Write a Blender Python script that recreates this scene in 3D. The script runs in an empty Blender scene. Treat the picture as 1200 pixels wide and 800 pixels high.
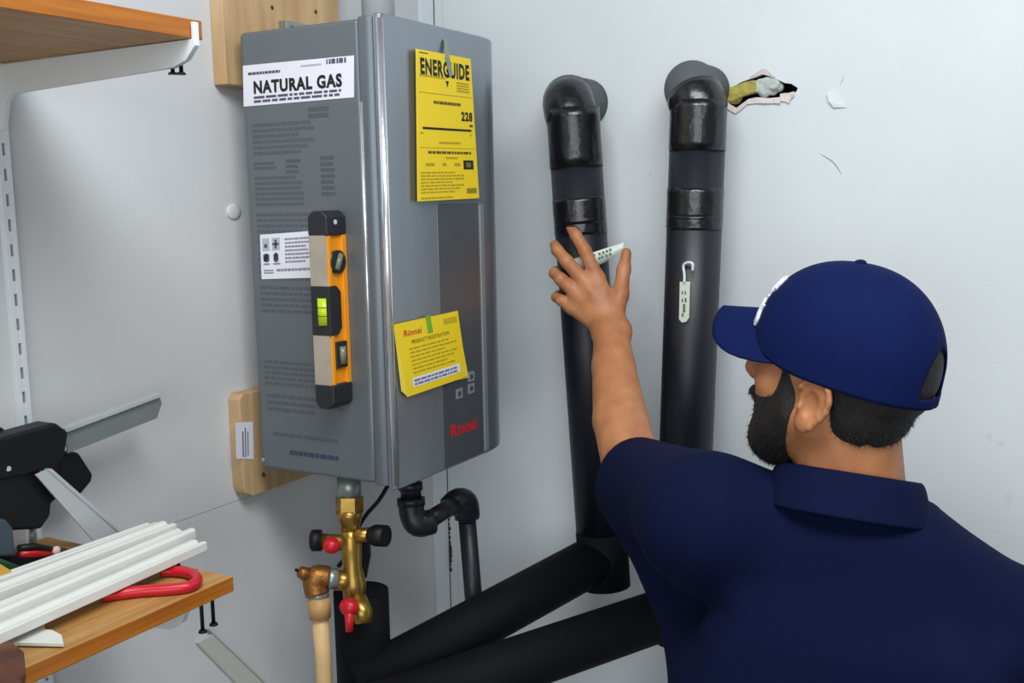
import bpy, bmesh, math, random
import numpy as np
from mathutils import Matrix, Vector
random.seed(7)
SC = bpy.context.scene
COL = SC.collection

# ------------------------------------------------------------------ camera
CAM = np.array([1.18450796, -1.79301846, 1.80817627])
F_PX = 1241.684
YAW, PITCH, ROLL = 0.51722283, -0.13368545, -0.01980362
_fw = np.array([-math.sin(YAW)*math.cos(PITCH), math.cos(YAW)*math.cos(PITCH), math.sin(PITCH)])
_r = np.array([math.cos(YAW), math.sin(YAW), 0.0]); _u = np.cross(_r, _fw)
_r, _u = _r*math.cos(ROLL)+_u*math.sin(ROLL), -_r*math.sin(ROLL)+_u*math.cos(ROLL)
cd = bpy.data.cameras.new('camera'); cam = bpy.data.objects.new('camera', cd); COL.objects.link(cam)
cd.sensor_width = 36.0; cd.lens = 36.0*F_PX/1200.0; cd.clip_start = 0.02
M = Matrix.Identity(4)
for i in range(3):
    M[i][0] = _r[i]; M[i][1] = _u[i]; M[i][2] = -_fw[i]; M[i][3] = CAM[i]
cam.matrix_world = M
SC.camera = cam

# ------------------------------------------------------------------ light
SC.view_settings.view_transform = 'Standard'
SC.view_settings.look = 'None'
SC.view_settings.exposure = 0.0
SC.view_settings.gamma = 1.0
SC.view_settings.use_curve_mapping = False
w = bpy.data.worlds.new('world'); SC.world = w; w.use_nodes = True
w.node_tree.nodes['Background'].inputs[0].default_value = (0.86, 0.93, 1.0, 1)
w.node_tree.nodes['Background'].inputs[1].default_value = 0.24

def area_light(name, loc, target, sx, sy, power, col):
    ld = bpy.data.lights.new(name, 'AREA'); ld.shape = 'RECTANGLE'; ld.size = sx; ld.size_y = sy
    ld.energy = power; ld.color = col
    lo = bpy.data.objects.new(name, ld); COL.objects.link(lo)
    lo.location = loc
    lo.rotation_euler = (Vector(target)-Vector(loc)).to_track_quat('-Z', 'Y').to_euler()
    return lo
area_light('ceiling_lamp', (1.15, -1.35, 2.75), (0.95, -0.55, 0.6), 1.3, 0.5, 26, (0.95, 0.98, 1.0))
area_light('daylight_opening', (1.9, -4.0, 1.95), (0.5, -0.3, 1.7), 2.6, 1.5, 43, (0.93, 0.97, 1.0))

# ------------------------------------------------------------------ helpers
def plane_point(px, py, ax, val):
    d = _fw+_r*(px-600)/F_PX-_u*(py-400)/F_PX
    k = 'xyz'.index(ax); return CAM+d*((val-CAM[k])/d[k])
def lw(px, py, x=0.0): return plane_point(px, py, 'x', x)
def rw(px, py, y=0.0): return plane_point(px, py, 'y', y)
def at(px, py, depth):
    return CAM+(_fw+_r*(px-600)/F_PX-_u*(py-400)/F_PX)*depth

def lin(c):
    return tuple((v/12.92 if v <= 0.04045 else ((v+0.055)/1.055)**2.4) for v in c)
def rgb(r, g, b): return lin((r/255, g/255, b/255))
MATS = {}
def mat(name, col, rough=0.6, metal=0.0, var=0.0, vscale=20.0, bump=0.0, bscale=80.0, spec=0.5, stretch=None, dark=None, coat=0.0, aniso=None):
    if name in MATS: return MATS[name]
    m = bpy.data.materials.new(name); m.use_nodes = True
    nt = m.node_tree; b = nt.nodes['Principled BSDF']
    b.inputs['Roughness'].default_value = rough; b.inputs['Metallic'].default_value = metal
    b.inputs['Specular IOR Level'].default_value = spec
    b.inputs['Coat Weight'].default_value = coat
    tc = nt.nodes.new('ShaderNodeTexCoord'); mp = nt.nodes.new('ShaderNodeMapping')
    nt.links.new(tc.outputs['Object'], mp.inputs['Vector'])
    if stretch: mp.inputs['Scale'].default_value = stretch
    c2 = dark if dark else tuple(v*(1-var) for v in col)
    no = nt.nodes.new('ShaderNodeTexNoise'); no.inputs['Scale'].default_value = vscale; no.inputs['Detail'].default_value = 5
    nt.links.new(mp.outputs[0], no.inputs['Vector'])
    cr = nt.nodes.new('ShaderNodeValToRGB')
    cr.color_ramp.elements[0].position = 0.35; cr.color_ramp.elements[1].position = 0.65
    cr.color_ramp.elements[0].color = (*c2, 1); cr.color_ramp.elements[1].color = (*col, 1)
    nt.links.new(no.outputs['Fac'], cr.inputs[0]); nt.links.new(cr.outputs[0], b.inputs['Base Color'])
    if bump > 0:
        n2 = nt.nodes.new('ShaderNodeTexNoise'); n2.inputs['Scale'].default_value = bscale; n2.inputs['Detail'].default_value = 4
        nt.links.new(mp.outputs[0], n2.inputs['Vector'])
        bp = nt.nodes.new('ShaderNodeBump'); bp.inputs['Strength'].default_value = bump; bp.inputs['Distance'].default_value = 0.004
        nt.links.new(n2.outputs['Fac'], bp.inputs['Height']); nt.links.new(bp.outputs[0], b.inputs['Normal'])
    MATS[name] = m; return m

def link(name, me, m, parent=None, smooth=False):
    o = bpy.data.objects.new(name, me); COL.objects.link(o)
    if m is not None: me.materials.append(m)
    if smooth:
        for p in me.polygons: p.use_smooth = True
    if parent is not None:
        o.parent = parent
        o.matrix_parent_inverse = WORLD.get(parent.name, Matrix.Identity(4)).inverted()
    return o
WORLD = {}
def finish(name, bm, m, parent=None, smooth=False, bevel=0.0, seg=2, ang=35):
    bmesh.ops.recalc_face_normals(bm, faces=bm.faces[:])
    me = bpy.data.meshes.new(name); bm.to_mesh(me); bm.free()
    o = link(name, me, m, parent, smooth)
    if bevel > 0:
        md = o.modifiers.new('bevel', 'BEVEL'); md.width = bevel; md.segments = seg; md.limit_method = 'ANGLE'; md.angle_limit = math.radians(ang)
        for p in me.polygons: p.use_smooth = True
        md.harden_normals = True
    return o
def thing(name, label, cat, loc, group=None):
    o = bpy.data.objects.new(name, None); COL.objects.link(o); o.location = loc
    o.empty_display_size = 0.05
    WORLD[o.name] = Matrix.Translation(Vector(loc))
    o['label'] = label; o['category'] = cat
    if group: o['group'] = group
    return o
def tag(o, label, cat, group=None):
    o['label'] = label; o['category'] = cat
    if group: o['group'] = group
    return o
def struct(o): o['kind'] = 'structure'; return o
def plabel(o, s): o['label'] = s; return o

def V(p): return Vector((float(p[0]), float(p[1]), float(p[2])))
def add_box(bm, lo, hi):
    c = [(lo[0] if i & 1 == 0 else hi[0], lo[1] if i & 2 == 0 else hi[1], lo[2] if i & 4 == 0 else hi[2]) for i in range(8)]
    v = [bm.verts.new(p) for p in c]
    for f in ((0, 2, 3, 1), (4, 5, 7, 6), (0, 1, 5, 4), (2, 6, 7, 3), (0, 4, 6, 2), (1, 3, 7, 5)):
        bm.faces.new([v[i] for i in f])
def box(name, lo, hi, m, parent=None, bevel=0.0, seg=2):
    bm = bmesh.new(); add_box(bm, lo, hi); return finish(name, bm, m, parent, bevel=bevel, seg=seg)
def add_prism(bm, pts, ext):
    """pts: 3D polygon, ext: extrusion vector"""
    a = [bm.verts.new(V(p)) for p in pts]; e = V(ext)
    b = [bm.verts.new(v.co+e) for v in a]; n = len(a)
    bm.faces.new(a); bm.faces.new(b[::-1])
    for i in range(n): bm.faces.new([a[i], a[(i+1) % n], b[(i+1) % n], b[i]])
def prism(name, pts, ext, m, parent=None, bevel=0.0, seg=2):
    bm = bmesh.new(); add_prism(bm, pts, ext); return finish(name, bm, m, parent, bevel=bevel, seg=seg)
def frame_of(d):
    d = d.normalized(); a = Vector((0, 0, 1)) if abs(d.z) < 0.9 else Vector((1, 0, 0))
    x = a.cross(d).normalized(); return x, d.cross(x)
def add_tube(bm, pts, rad, n=16, caps=True):
    pts = [V(p) for p in pts]
    if not hasattr(rad, '__len__'): rad = [rad]*len(pts)
    rings = []; x = None
    for i, p in enumerate(pts):
        d = (pts[min(i+1, len(pts)-1)]-pts[max(i-1, 0)]).normalized()
        if x is None: x, y = frame_of(d)
        else:
            x = (x-d*x.dot(d)).normalized(); y = d.cross(x)
        rings.append([bm.verts.new(p+(x*math.cos(t)+y*math.sin(t))*rad[i]) for t in [2*math.pi*k/n for k in range(n)]])
    for a, b in zip(rings[:-1], rings[1:]):
        for k in range(n): bm.faces.new([a[k], a[(k+1) % n], b[(k+1) % n], b[k]])
    if caps: bm.faces.new(rings[0][::-1]); bm.faces.new(rings[-1])
def tube(name, pts, rad, m, parent=None, n=16, bevel=0.0):
    bm = bmesh.new(); add_tube(bm, pts, rad, n)
    o = finish(name, bm, m, parent)
    for p in o.data.polygons:
        if len(p.vertices) == 4: p.use_smooth = True
    if n <= 8:
        for p in o.data.polygons: p.use_smooth = False
    return o
def curve_pts(ctrl, n=8):
    c = [V(p) for p in ctrl]; out = []
    c = [c[0]*2-c[1]]+c+[c[-1]*2-c[-2]]
    for i in range(1, len(c)-2):
        for k in range(n):
            t = k/n; a, b, d, e = c[i-1], c[i], c[i+1], c[i+2]
            out.append(0.5*((2*b)+(d-a)*t+(2*a-5*b+4*d-e)*t*t+(3*b-a-3*d+e)*t**3))
    out.append(c[-2]); return out
def ball(name, c, rx, ry, rz, m, parent=None, seg=20, rot=None):
    bm = bmesh.new(); bmesh.ops.create_uvsphere(bm, u_segments=seg, v_segments=seg//2+2, radius=1)
    R = rot if rot is not None else Matrix.Identity(3)
    for v in bm.verts: v.co = V(c)+R @ Vector((v.co.x*rx, v.co.y*ry, v.co.z*rz))
    return finish(name, bm, m, parent, smooth=True)
class Quad:
    """four corners TL TR BR BL of a flat print surface, u right v down"""
    def __init__(s, tl, tr, br, bl):
        s.c = [V(p) for p in (tl, tr, br, bl)]
        s.r = (s.c[1]-s.c[0]+s.c[2]-s.c[3]).normalized(); up = (s.c[0]-s.c[3]+s.c[1]-s.c[2])
        s.u = (up-s.r*up.dot(s.r)).normalized(); s.n = s.r.cross(s.u)
        s.w = (s.c[1]-s.c[0]).length; s.h = (s.c[3]-s.c[0]).length
    def p(s, u, v, off=0.0):
        a, b, c, d = s.c
        return a*(1-u)*(1-v)+b*u*(1-v)+c*u*v+d*(1-u)*v+s.n*off
    def plate(s, name, th, m, parent=None, off=0.0, bevel=0.0):
        return prism(name, [s.p(0, 0, off), s.p(0, 1, off), s.p(1, 1, off), s.p(1, 0, off)], s.n*th, m, parent, bevel=bevel)
    def bars(s, name, rects, off, m, parent, th=0.0002):
        bm = bmesh.new()
        for (u0, v0, u1, v1) in rects:
            add_prism(bm, [s.p(u0, v0, off), s.p(u0, v1, off), s.p(u1, v1, off), s.p(u1, v0, off)], s.n*th)
        o = finish(name, bm, m, parent)
        if len(rects) > 1: o['kind'] = 'stuff'
        return o
    def text(s, name, body, u, v, height, off, m, parent, width=None, bold=0.0, align='CENTER'):
        return text3d(name, body, s.p(u, v, off), s.r, s.u, height, m, parent, width, bold, align)
def text3d(name, body, org, right, up, height, m, parent, width=None, bold=0.0, align='CENTER'):
    cu = bpy.data.curves.new(name+'_curve', 'FONT'); cu.body = body; cu.size = 1.0; cu.align_x = align
    cu.resolution_u = 3; cu.offset = bold; cu.space_character = 1.0+bold*2.6
    to = bpy.data.objects.new(name+'_tmp', cu); COL.objects.link(to)
    dg = bpy.context.evaluated_depsgraph_get(); dg.update()
    me = bpy.data.meshes.new_from_object(to.evaluated_get(dg)); bpy.data.objects.remove(to); bpy.data.curves.remove(cu)
    xs = [v.co.x for v in me.vertices]; ys = [v.co.y for v in me.vertices]
    x0, x1, y0, y1 = min(xs), max(xs), min(ys), max(ys)
    sy = height/(y1-y0); sx = (width/(x1-x0)) if width else sy
    ox = (x0+x1)/2 if align == 'CENTER' else x0
    for v in me.vertices:
        v.co = V(org)+right*((v.co.x-ox)*sx)+up*((v.co.y-(y0+y1)/2)*sy)
    me.name = name
    return link(name, me, m, parent)
def dashes(u0, u1, v0, v1, rows, fill=0.55, rnd=random, ragged=0.3):
    out = []; dv = (v1-v0)/rows
    for k in range(rows):
        u = u0; end = u1-(rnd.random()*ragged*(u1-u0) if rnd.random() < 0.6 else 0)
        while u < end:
            l = (0.02+rnd.random()*0.06)*(u1-u0)*1.6
            out.append((u, v0+k*dv+dv*0.2, min(u+l, end), v0+k*dv+dv*(0.2+fill)))
            u += l+0.012*(u1-u0)*1.5
    return out

# ---- implicit surfaces turned into meshes (for the person)
class Field:
    def __init__(s, lo, hi, h):
        s.lo = np.array(lo, float); s.h = h; n = np.ceil((np.array(hi)-s.lo)/h).astype(int)+1
        s.n = n; s.v = np.full(tuple(n), 0.2, np.float32)
        s.ax = [(s.lo[i]+np.arange(n[i])*h).astype(np.float32) for i in range(3)]
    def sl(s, lo, hi, mg):
        a = np.clip(((np.array(lo)-mg-s.lo)/s.h).astype(int), 0, s.n-1); b = np.clip(((np.array(hi)+mg-s.lo)/s.h).astype(int)+2, 1, s.n)
        return tuple(slice(a[i], max(b[i], a[i]+1)) for i in range(3))
    def pts(s, sl):
        return np.meshgrid(s.ax[0][sl[0]], s.ax[1][sl[1]], s.ax[2][sl[2]], indexing='ij', sparse=False)
    def comb(s, sl, d, k, op):
        a = s.v[sl]
        if op == 'sub': d = -d
        if op == 'add':
            if k > 0:
                hh = np.clip(0.5+0.5*(a-d)/k, 0, 1); s.v[sl] = a*(1-hh)+d*hh-k*hh*(1-hh)
            else: s.v[sl] = np.minimum(a, d)
        else:
            if k > 0:
                hh = np.clip(0.5-0.5*(a-d)/k, 0, 1); s.v[sl] = a*(1-hh)+d*hh+k*hh*(1-hh)
            else: s.v[sl] = np.maximum(a, d)
    def cone(s, a, b, ra, rb, k=0.012, op='add'):
        a = np.array(a, float); b = np.array(b, float); R = max(ra, rb)
        sl = s.sl(np.minimum(a, b)-R, np.maximum(a, b)+R, k*1.5+2*s.h); X, Y, Z = s.pts(sl)
        d = b-a; L = max(d@d, 1e-12)
        t = np.clip(((X-a[0])*d[0]+(Y-a[1])*d[1]+(Z-a[2])*d[2])/L, 0, 1)
        q = np.sqrt((X-a[0]-d[0]*t)**2+(Y-a[1]-d[1]*t)**2+(Z-a[2]-d[2]*t)**2)-(ra+(rb-ra)*t)
        s.comb(sl, q.astype(np.float32), k, op)
    def chain(s, pts, rad, k=0.008):
        for i in range(len(pts)-1): s.cone(pts[i], pts[i+1], rad[i], rad[i+1], k)
    def ell(s, c, r, R=None, k=0.012, op='add'):
        """R: 3x3, columns are local axes"""
        c = np.array(c, float); r = np.array(r, float); R = np.eye(3) if R is None else np.array(R, float)
        ext = np.abs(R)@r
        sl = s.sl(c-ext, c+ext, k*1.5+2*s.h); X, Y, Z = s.pts(sl)
        q = [((X-c[0])*R[0, i]+(Y-c[1])*R[1, i]+(Z-c[2])*R[2, i]) for i in range(3)]
        k0 = np.sqrt(sum((q[i]/r[i])**2 for i in range(3))); k1 = np.sqrt(sum((q[i]/r[i]**2)**2 for i in range(3)))+1e-9
        s.comb(sl, (k0*(k0-1)/k1).astype(np.float32), k, op)
    def loft(s, lev, xr, k=0.03, power=2.4):
        """lev rows: z cx cy half_width half_depth ; xr unit vector of the width axis"""
        lev = np.array(lev, float); lev = lev[np.argsort(lev[:, 0])]
        R = lev[:, 3:5].max()
        lo = [lev[:, 1].min()-R, lev[:, 2].min()-R, lev[0, 0]]; hi = [lev[:, 1].max()+R, lev[:, 2].max()+R, lev[-1, 0]]
        sl = s.sl(lo, hi, k*1.5+2*s.h); X, Y, Z = s.pts(sl); zz = s.ax[2][sl[2]]
        cx, cy, a, b = [np.interp(zz, lev[:, 0], lev[:, i])[None, None, :] for i in (1, 2, 3, 4)]
        p = (X-cx)*xr[0]+(Y-cy)*xr[1]; q = -(X-cx)*xr[1]+(Y-cy)*xr[0]
        g = (np.abs(p/a)**power+np.abs(q/b)**power)**(1/power)
        d = (g-1)*np.minimum(a, b)
        over = np.maximum(lev[0, 0]-Z, Z-lev[-1, 0])
        s.comb(sl, np.maximum(d, over).astype(np.float32), k, 'add')
    def cut(s, fn):
        X, Y, Z = s.pts(tuple(slice(0, n) for n in s.n)); s.v = np.maximum(s.v, fn(X, Y, Z).astype(np.float32))
    def mesh(s, name, relax=1):
        v = s.v; v[0] = v[-1] = 0.1; v[:, 0] = v[:, -1] = 0.1; v[:, :, 0] = v[:, :, -1] = 0.1
        ins = v < 0; n = s.n
        cnt = np.zeros(tuple(n-1), np.int8)
        off = [(i, j, k) for i in (0, 1) for j in (0, 1) for k in (0, 1)]
        for (i, j, k) in off: cnt += ins[i:n[0]-1+i, j:n[1]-1+j, k:n[2]-1+k]
        act = (cnt > 0) & (cnt < 8); idx = np.argwhere(act)
        ids = np.full(tuple(n-1), -1, np.int32); ids[act] = np.arange(len(idx))
        cv = np.stack([v[idx[:, 0]+i, idx[:, 1]+j, idx[:, 2]+k] for (i, j, k) in off], 1)
        acc = np.zeros((len(idx), 3)); num = np.zeros(len(idx))
        for e1 in range(8):
            for e2 in range(e1+1, 8):
                d = np.array(off[e2])-np.array(off[e1])
                if np.abs(d).sum() != 1: continue
                a, b = cv[:, e1], cv[:, e2]; x = (a < 0) != (b < 0)
                t = np.where(x, a/np.where(x, a-b, 1), 0)
                P = np.array(off[e1])[None]+t[:, None]*d[None]
                acc += P*x[:, None]; num += x
        vt = s.lo+(idx+acc/num[:, None])*s.h
        fs = []
        for ax in range(3):
            o1, o2 = (ax+1) % 3, (ax+2) % 3
            sa = [slice(0, n[0]), slice(0, n[1]), slice(0, n[2])]; sb = list(sa)
            sa[ax] = slice(0, n[ax]-1); sb[ax] = slice(1, n[ax])
            A = ins[tuple(sa)]; B = ins[tuple(sb)]
            for flip, X in ((False, A & ~B), (True, ~A & B)):
                e = np.argwhere(X); e = e[(e[:, o1] > 0) & (e[:, o2] > 0)]
                q = []
                for (da, db) in ((0, 0), (1, 0), (1, 1), (0, 1)):
                    c = e.copy(); c[:, o1] -= da; c[:, o2] -= db; q.append(ids[c[:, 0], c[:, 1], c[:, 2]])
                q = np.stack(q, 1); fs.append(q[:, ::-1] if flip else q)
        fs = np.concatenate(fs)
        for _ in range(relax):
            sm = np.zeros_like(vt); cn = np.zeros(len(vt))
            for a, b in ((0, 1), (1, 2), (2, 3), (3, 0)):
                np.add.at(sm, fs[:, a], vt[fs[:, b]]); np.add.at(cn, fs[:, a], 1)
                np.add.at(sm, fs[:, b], vt[fs[:, a]]); np.add.at(cn, fs[:, b], 1)
            vt = vt*0.5+0.5*sm/np.maximum(cn, 1)[:, None]
        me = bpy.data.meshes.new(name)
        me.vertices.add(len(vt)); me.vertices.foreach_set('co', vt.astype(np.float32).ravel())
        me.loops.add(fs.size); me.loops.foreach_set('vertex_index', fs.astype(np.int32).ravel())
        me.polygons.add(len(fs)); me.polygons.foreach_set('loop_start', np.arange(0, fs.size, 4, dtype=np.int32))
        me.polygons.foreach_set('use_smooth', np.ones(len(fs), bool))
        me.update(calc_edges=True); me.validate()
        return me

# ------------------------------------------------------------------ materials
WALL_L = mat('painted_wall_left', rgb(214, 216, 217), 0.75, var=0.05, vscale=3.0, bump=0.08, bscale=160)
WALL_R = mat('painted_wall_right', rgb(222, 228, 231), 0.7, var=0.05, vscale=3.5, bump=0.08, bscale=160)
FLOOR = mat('concrete_floor', rgb(140, 138, 134), 0.8, var=0.2, vscale=6, bump=0.3)
WHITE = mat('white_enamel', rgb(226, 234, 238), 0.4)
PLY = mat('plywood', rgb(208, 178, 134), 0.7, vscale=9, dark=rgb(188, 150, 106), stretch=(1, 5, 0.6), bump=0.1)
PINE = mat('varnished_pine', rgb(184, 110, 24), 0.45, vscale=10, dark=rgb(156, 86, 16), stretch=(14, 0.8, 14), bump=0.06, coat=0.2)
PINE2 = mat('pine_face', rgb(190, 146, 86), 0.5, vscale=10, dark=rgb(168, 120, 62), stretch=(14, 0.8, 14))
SIDE = mat('heater_grey_paint', rgb(110, 117, 121), 0.42, metal=0.35, var=0.03, vscale=5)
FRONT = mat('heater_brushed_front', rgb(150, 158, 166), 0.34, metal=0.75, var=0.04, vscale=40, stretch=(1, 1, 0.03))
PANEL = mat('heater_dark_panel', rgb(112, 119, 126), 0.3, metal=0.7, var=0.03)
CHROME = mat('bright_trim', rgb(244, 247, 250), 0.22, metal=0.9)
SEAM = mat('black_gasket', rgb(24, 22, 22), 0.6)
INK = mat('black_ink', rgb(16, 17, 22), 0.6)
GREYINK = mat('grey_ink', rgb(92, 96, 112), 0.6)
SIDEINK = mat('heater_print', rgb(92, 98, 102), 0.5, metal=0.3)
STICK = mat('white_sticker', rgb(232, 231, 240), 0.45)
YEL = mat('yellow_card', rgb(246, 214, 26), 0.5, var=0.03)
YELD = mat('yellow_card_edge', rgb(176, 150, 20), 0.6)
YINK = mat('olive_ink', rgb(182, 156, 22), 0.6)
REDINK = mat('red_ink', rgb(206, 44, 30), 0.5)
GREENTAPE = mat('green_tape', rgb(120, 176, 40), 0.4)
TAPE = mat('clear_tape', rgb(128, 140, 130), 0.2)
RED = mat('red_plastic', rgb(200, 22, 40), 0.35, var=0.05)
BRASS = mat('brass', rgb(182, 146, 72), 0.34, metal=0.85, var=0.25, vscale=60, bump=0.06)
BRONZE = mat('bronze_casting', rgb(172, 118, 62), 0.42, metal=0.8, var=0.3, vscale=50, bump=0.2, bscale=300)
ZINC = mat('zinc', rgb(160, 172, 168), 0.4, metal=0.7, var=0.1)
STEEL = mat('galvanised_vent', rgb(232, 236, 236), 0.28, metal=0.35)
BLACKP = mat('black_plastic', rgb(15, 16, 21), 0.5, spec=0.35)
BLACKPIPE = mat('black_iron', rgb(26, 29, 36), 0.42, var=0.15, vscale=30, bump=0.06)
FOAM = mat('black_pipe_foam', rgb(13, 19, 30), 0.42, var=0.15, vscale=120, bump=0.12, bscale=600, spec=0.6)
FOAM2 = mat('black_pipe_foam_matte', rgb(11, 12, 16), 0.75, var=0.2, vscale=25, bump=0.15, bscale=250, spec=0.2)
TAPEB = mat('black_vinyl_tape', rgb(11, 13, 19), 0.26, bump=0.42, bscale=60, spec=0.7)
STUB = mat('dusty_foam_stub', rgb(92, 98, 100), 0.85, var=0.2, vscale=15)
CREAM = mat('cream_pipe', rgb(226, 190, 134), 0.45, var=0.04)
ORANGE = mat('orange_paint', rgb(246, 156, 20), 0.38)
LVMETAL = mat('level_grey_plate', rgb(176, 164, 148), 0.5, var=0.12, vscale=40)
LVBLACK = mat('level_black', rgb(34, 36, 40), 0.45)
GREENV = mat('green_vial', rgb(196, 224, 20), 0.25)
VIALGLASS = mat('vial_window', rgb(120, 124, 100), 0.2)
ALU = mat('aluminium', rgb(200, 206, 208), 0.42, metal=0.3, var=0.05)
ALUD = mat('dull_aluminium', rgb(138, 148, 144), 0.5, metal=0.4, var=0.08)
MOULD = mat('white_moulding', rgb(220, 222, 216), 0.5, var=0.04)
SCREW = mat('dark_screw', rgb(34, 34, 38), 0.4, metal=0.6)

# ------------------------------------------------------------------ structure
struct(box('floor', (-0.2, -4.5, -0.05), (4.5, 0.3, 0.0), FLOOR))
SEAMZ = 1.345
wl = struct(box('wall_left', (-0.15, -4.5, 0.0), (-0.003, 0.0, 2.8), WALL_L))
box('panel', (-0.003, -4.5, SEAMZ+0.0005), (0.0, -0.004, 2.8), WALL_L, wl)
box('panel', (-0.003, -4.5, 0.0), (0.0, -0.004, SEAMZ-0.0005), WALL_L, wl)
# right wall with a torn opening
wrm = bmesh.new(); add_box(wrm, (-0.15, 0.0, 0.0), (4.5, 0.013, 2.8))
wall_r = struct(finish('wall_right', wrm, WALL_R))
hole = [(853, 110), (860, 101), (869, 96), (880, 92), (893, 87), (900, 89), (909, 92), (919, 97), (927, 98), (935, 103), (933, 108),
        (926, 109), (922, 113), (912, 114), (900, 115), (888, 114), (877, 116), (870, 121), (862, 127), (858, 124), (854, 122)]
hp = [rw(*q) for q in hole]
cb = bmesh.new(); add_prism(cb, [p+np.array([0, -0.02, 0]) for p in hp], (0, 0.06, 0))
cut = finish('cut_tmp', cb, None)
bo = wall_r.modifiers.new('b', 'BOOLEAN'); bo.object = cut; bo.operation = 'DIFFERENCE'; bo.solver = 'EXACT'
dg = bpy.context.evaluated_depsgraph_get(); dg.update()
nm = bpy.data.meshes.new_from_object(wall_r.evaluated_get(dg)); wall_r.modifiers.clear(); wall_r.data = nm; nm.name = 'wall_right'
bpy.data.objects.remove(cut)
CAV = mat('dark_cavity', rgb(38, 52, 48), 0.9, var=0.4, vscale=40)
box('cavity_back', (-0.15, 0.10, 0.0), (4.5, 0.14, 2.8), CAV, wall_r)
# torn paper lips below the opening
PAPER = mat('torn_paper', rgb(226, 214, 210), 0.8, var=0.1, vscale=60)
def lip(ps, depth):
    bm = bmesh.new(); top = []; bot = []
    for i, (x, y, d) in enumerate(ps):
        a = V(rw(x, y, -0.0004)); b = V(rw(x+random.uniform(-1.5, 1.5), y+d, -depth*random.uniform(0.5, 1)))
        top.append(bm.verts.new(a)); bot.append(bm.verts.new(b))
    for i in range(len(ps)-1): bm.faces.new([top[i], top[i+1], bot[i+1], bot[i]])
    o = finish('torn_paper', bm, PAPER, wall_r); md = o.modifiers.new('s', 'SOLIDIFY'); md.thickness = 0.0008
    return o
lip([(852, 120, 7), (857, 123, 8), (862, 127, 6), (870, 121, 7), (877, 116, 6), (886, 114, 7), (896, 115, 6), (906, 115, 6), (914, 114, 7)], 0.006)
lip([(914, 110, 8), (919, 109, 10), (923, 109, 12), (927, 108, 9), (931, 107, 5)], 0.007)
lip([(880, 92, -2), (886, 90, -5), (893, 87, -7), (900, 88, -7), (905, 91, -3), (909, 92, -2)], 0.003)
# chips and scratches in the paint
CHIP = mat('paint_chip', rgb(176, 182, 190), 0.8)
def flake(ps, d):
    bm = bmesh.new()
    vs = [bm.verts.new(V(rw(x, y, -dd))) for x, y, dd in ps]; bm.faces.new(vs)
    o = finish('paint_flake', bm, WALL_R, wall_r); md = o.modifiers.new('s', 'SOLIDIFY'); md.thickness = 0.0006
flake([(969, 110, 0.005), (971, 119, 0.006), (977, 126, 0.004), (992, 126, 0.001), (988, 112, 0.0005), (978, 104, 0.001)], 0)
tube('scratch', [V(rw(x, y, -0.0003)) for x, y in ((961, 180), (968, 184), (975, 188), (981, 195), (986, 204))], [0.0004, 0.001, 0.0012, 0.0012, 0.0004], CHIP, wall_r, 6)
tube('scratch', [V(rw(x, y, -0.0003)) for x, y in ((989, 86), (987, 95), (984, 100))], [0.0003, 0.0007, 0.0003], CHIP, wall_r, 6)
for (x, y, a, b) in ((1159, 512, 5, 8), (1172, 519, 6, 4), (1182, 585, 7, 12), (762, 205, 2, 4), (864, 196, 2, 2), (150, 0, 0, 0)):
    if a: 
        rs_ = random.Random(x); prism('scuff', [rw(x+a*math.cos(t)*rs_.uniform(.5, 1.1), y+b*math.sin(t)*rs_.uniform(.5, 1.1), -0.00005) for t in [k*math.pi/5 for k in range(10)]], (0, -0.0001, 0), mat('scuff_grey', rgb(214, 217, 218), 0.8), wall_r)
# corner gap, its trims
struct(box('trim_1', (0.0, -0.052, 0.3), (0.007, -0.006, 2.8), WHITE, bevel=0.001))
struct(box('trim_2', (0.004, -0.006, 0.3), (0.024, 0.0, 2.8), WALL_R, bevel=0.001))
GAP = mat('mould_stain', rgb(62, 60, 56), 0.9, var=0.3, vscale=60)
bm = bmesh.new(); rs = random.Random(3)
add_box(bm, (0.0065, -0.0068, 0.4), (0.0085, -0.0058, 2.75))
for i in range(16):
    z = 1.19-i*0.0098; s = rs.uniform(0.003, 0.0075)
    pts = [(0.0085+s*0.35+math.cos(t)*s*rs.uniform(.5, 1)*0.6, -0.0064, z+math.sin(t)*s*rs.uniform(.7, 1.1)) for t in [k*math.pi/4 for k in range(8)]]
    add_prism(bm, pts, (0, -0.0006, 0))
struct(finish('trim_3', bm, GAP))

# ------------------------------------------------------------------ plywood backing
o = tag(box('plywood_board', (0.0005, -0.598, 1.985), (0.026, -0.325, 2.32), PLY, bevel=0.002), 'tan plywood board on the left wall above and behind the grey water heater', 'board')
for (px, py) in ((319, 9), (370, 14)):
    p = lw(px, py, 0.026); ball('nail_hole', p, 0.001, 0.0035, 0.0035, mat('hole_dark', rgb(70, 50, 30), 0.9), o, 10)
lowb = thing('plywood_board', 'small tan plywood board with white sticker behind the heater\'s bottom corner', 'board', (0, -0.5, 1.357))
pts = [(0.0005, y, z) for y, z in ((-0.606, 1.372), (-0.601, 1.36), (-0.588, 1.353), (-0.30, 1.353), (-0.30, 1.518), (-0.598, 1.518), (-0.606, 1.51))]
prism('board', pts, (0.024, 0, 0), PLY, lowb, bevel=0.002)
q = Quad(lw(276, 495, 0.025), lw(296, 494, 0.025), lw(297, 538, 0.025), lw(277, 537, 0.025))
st = q.plate('sticker', 0.0006, STICK, lowb)
q.bars('print', [(0.35, 0.25, 0.42, 0.95), (0.5, 0.15, 0.56, 0.95), (0.65, 0.25, 0.7, 0.9)], 0.0007, GREYINK, st)

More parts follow.
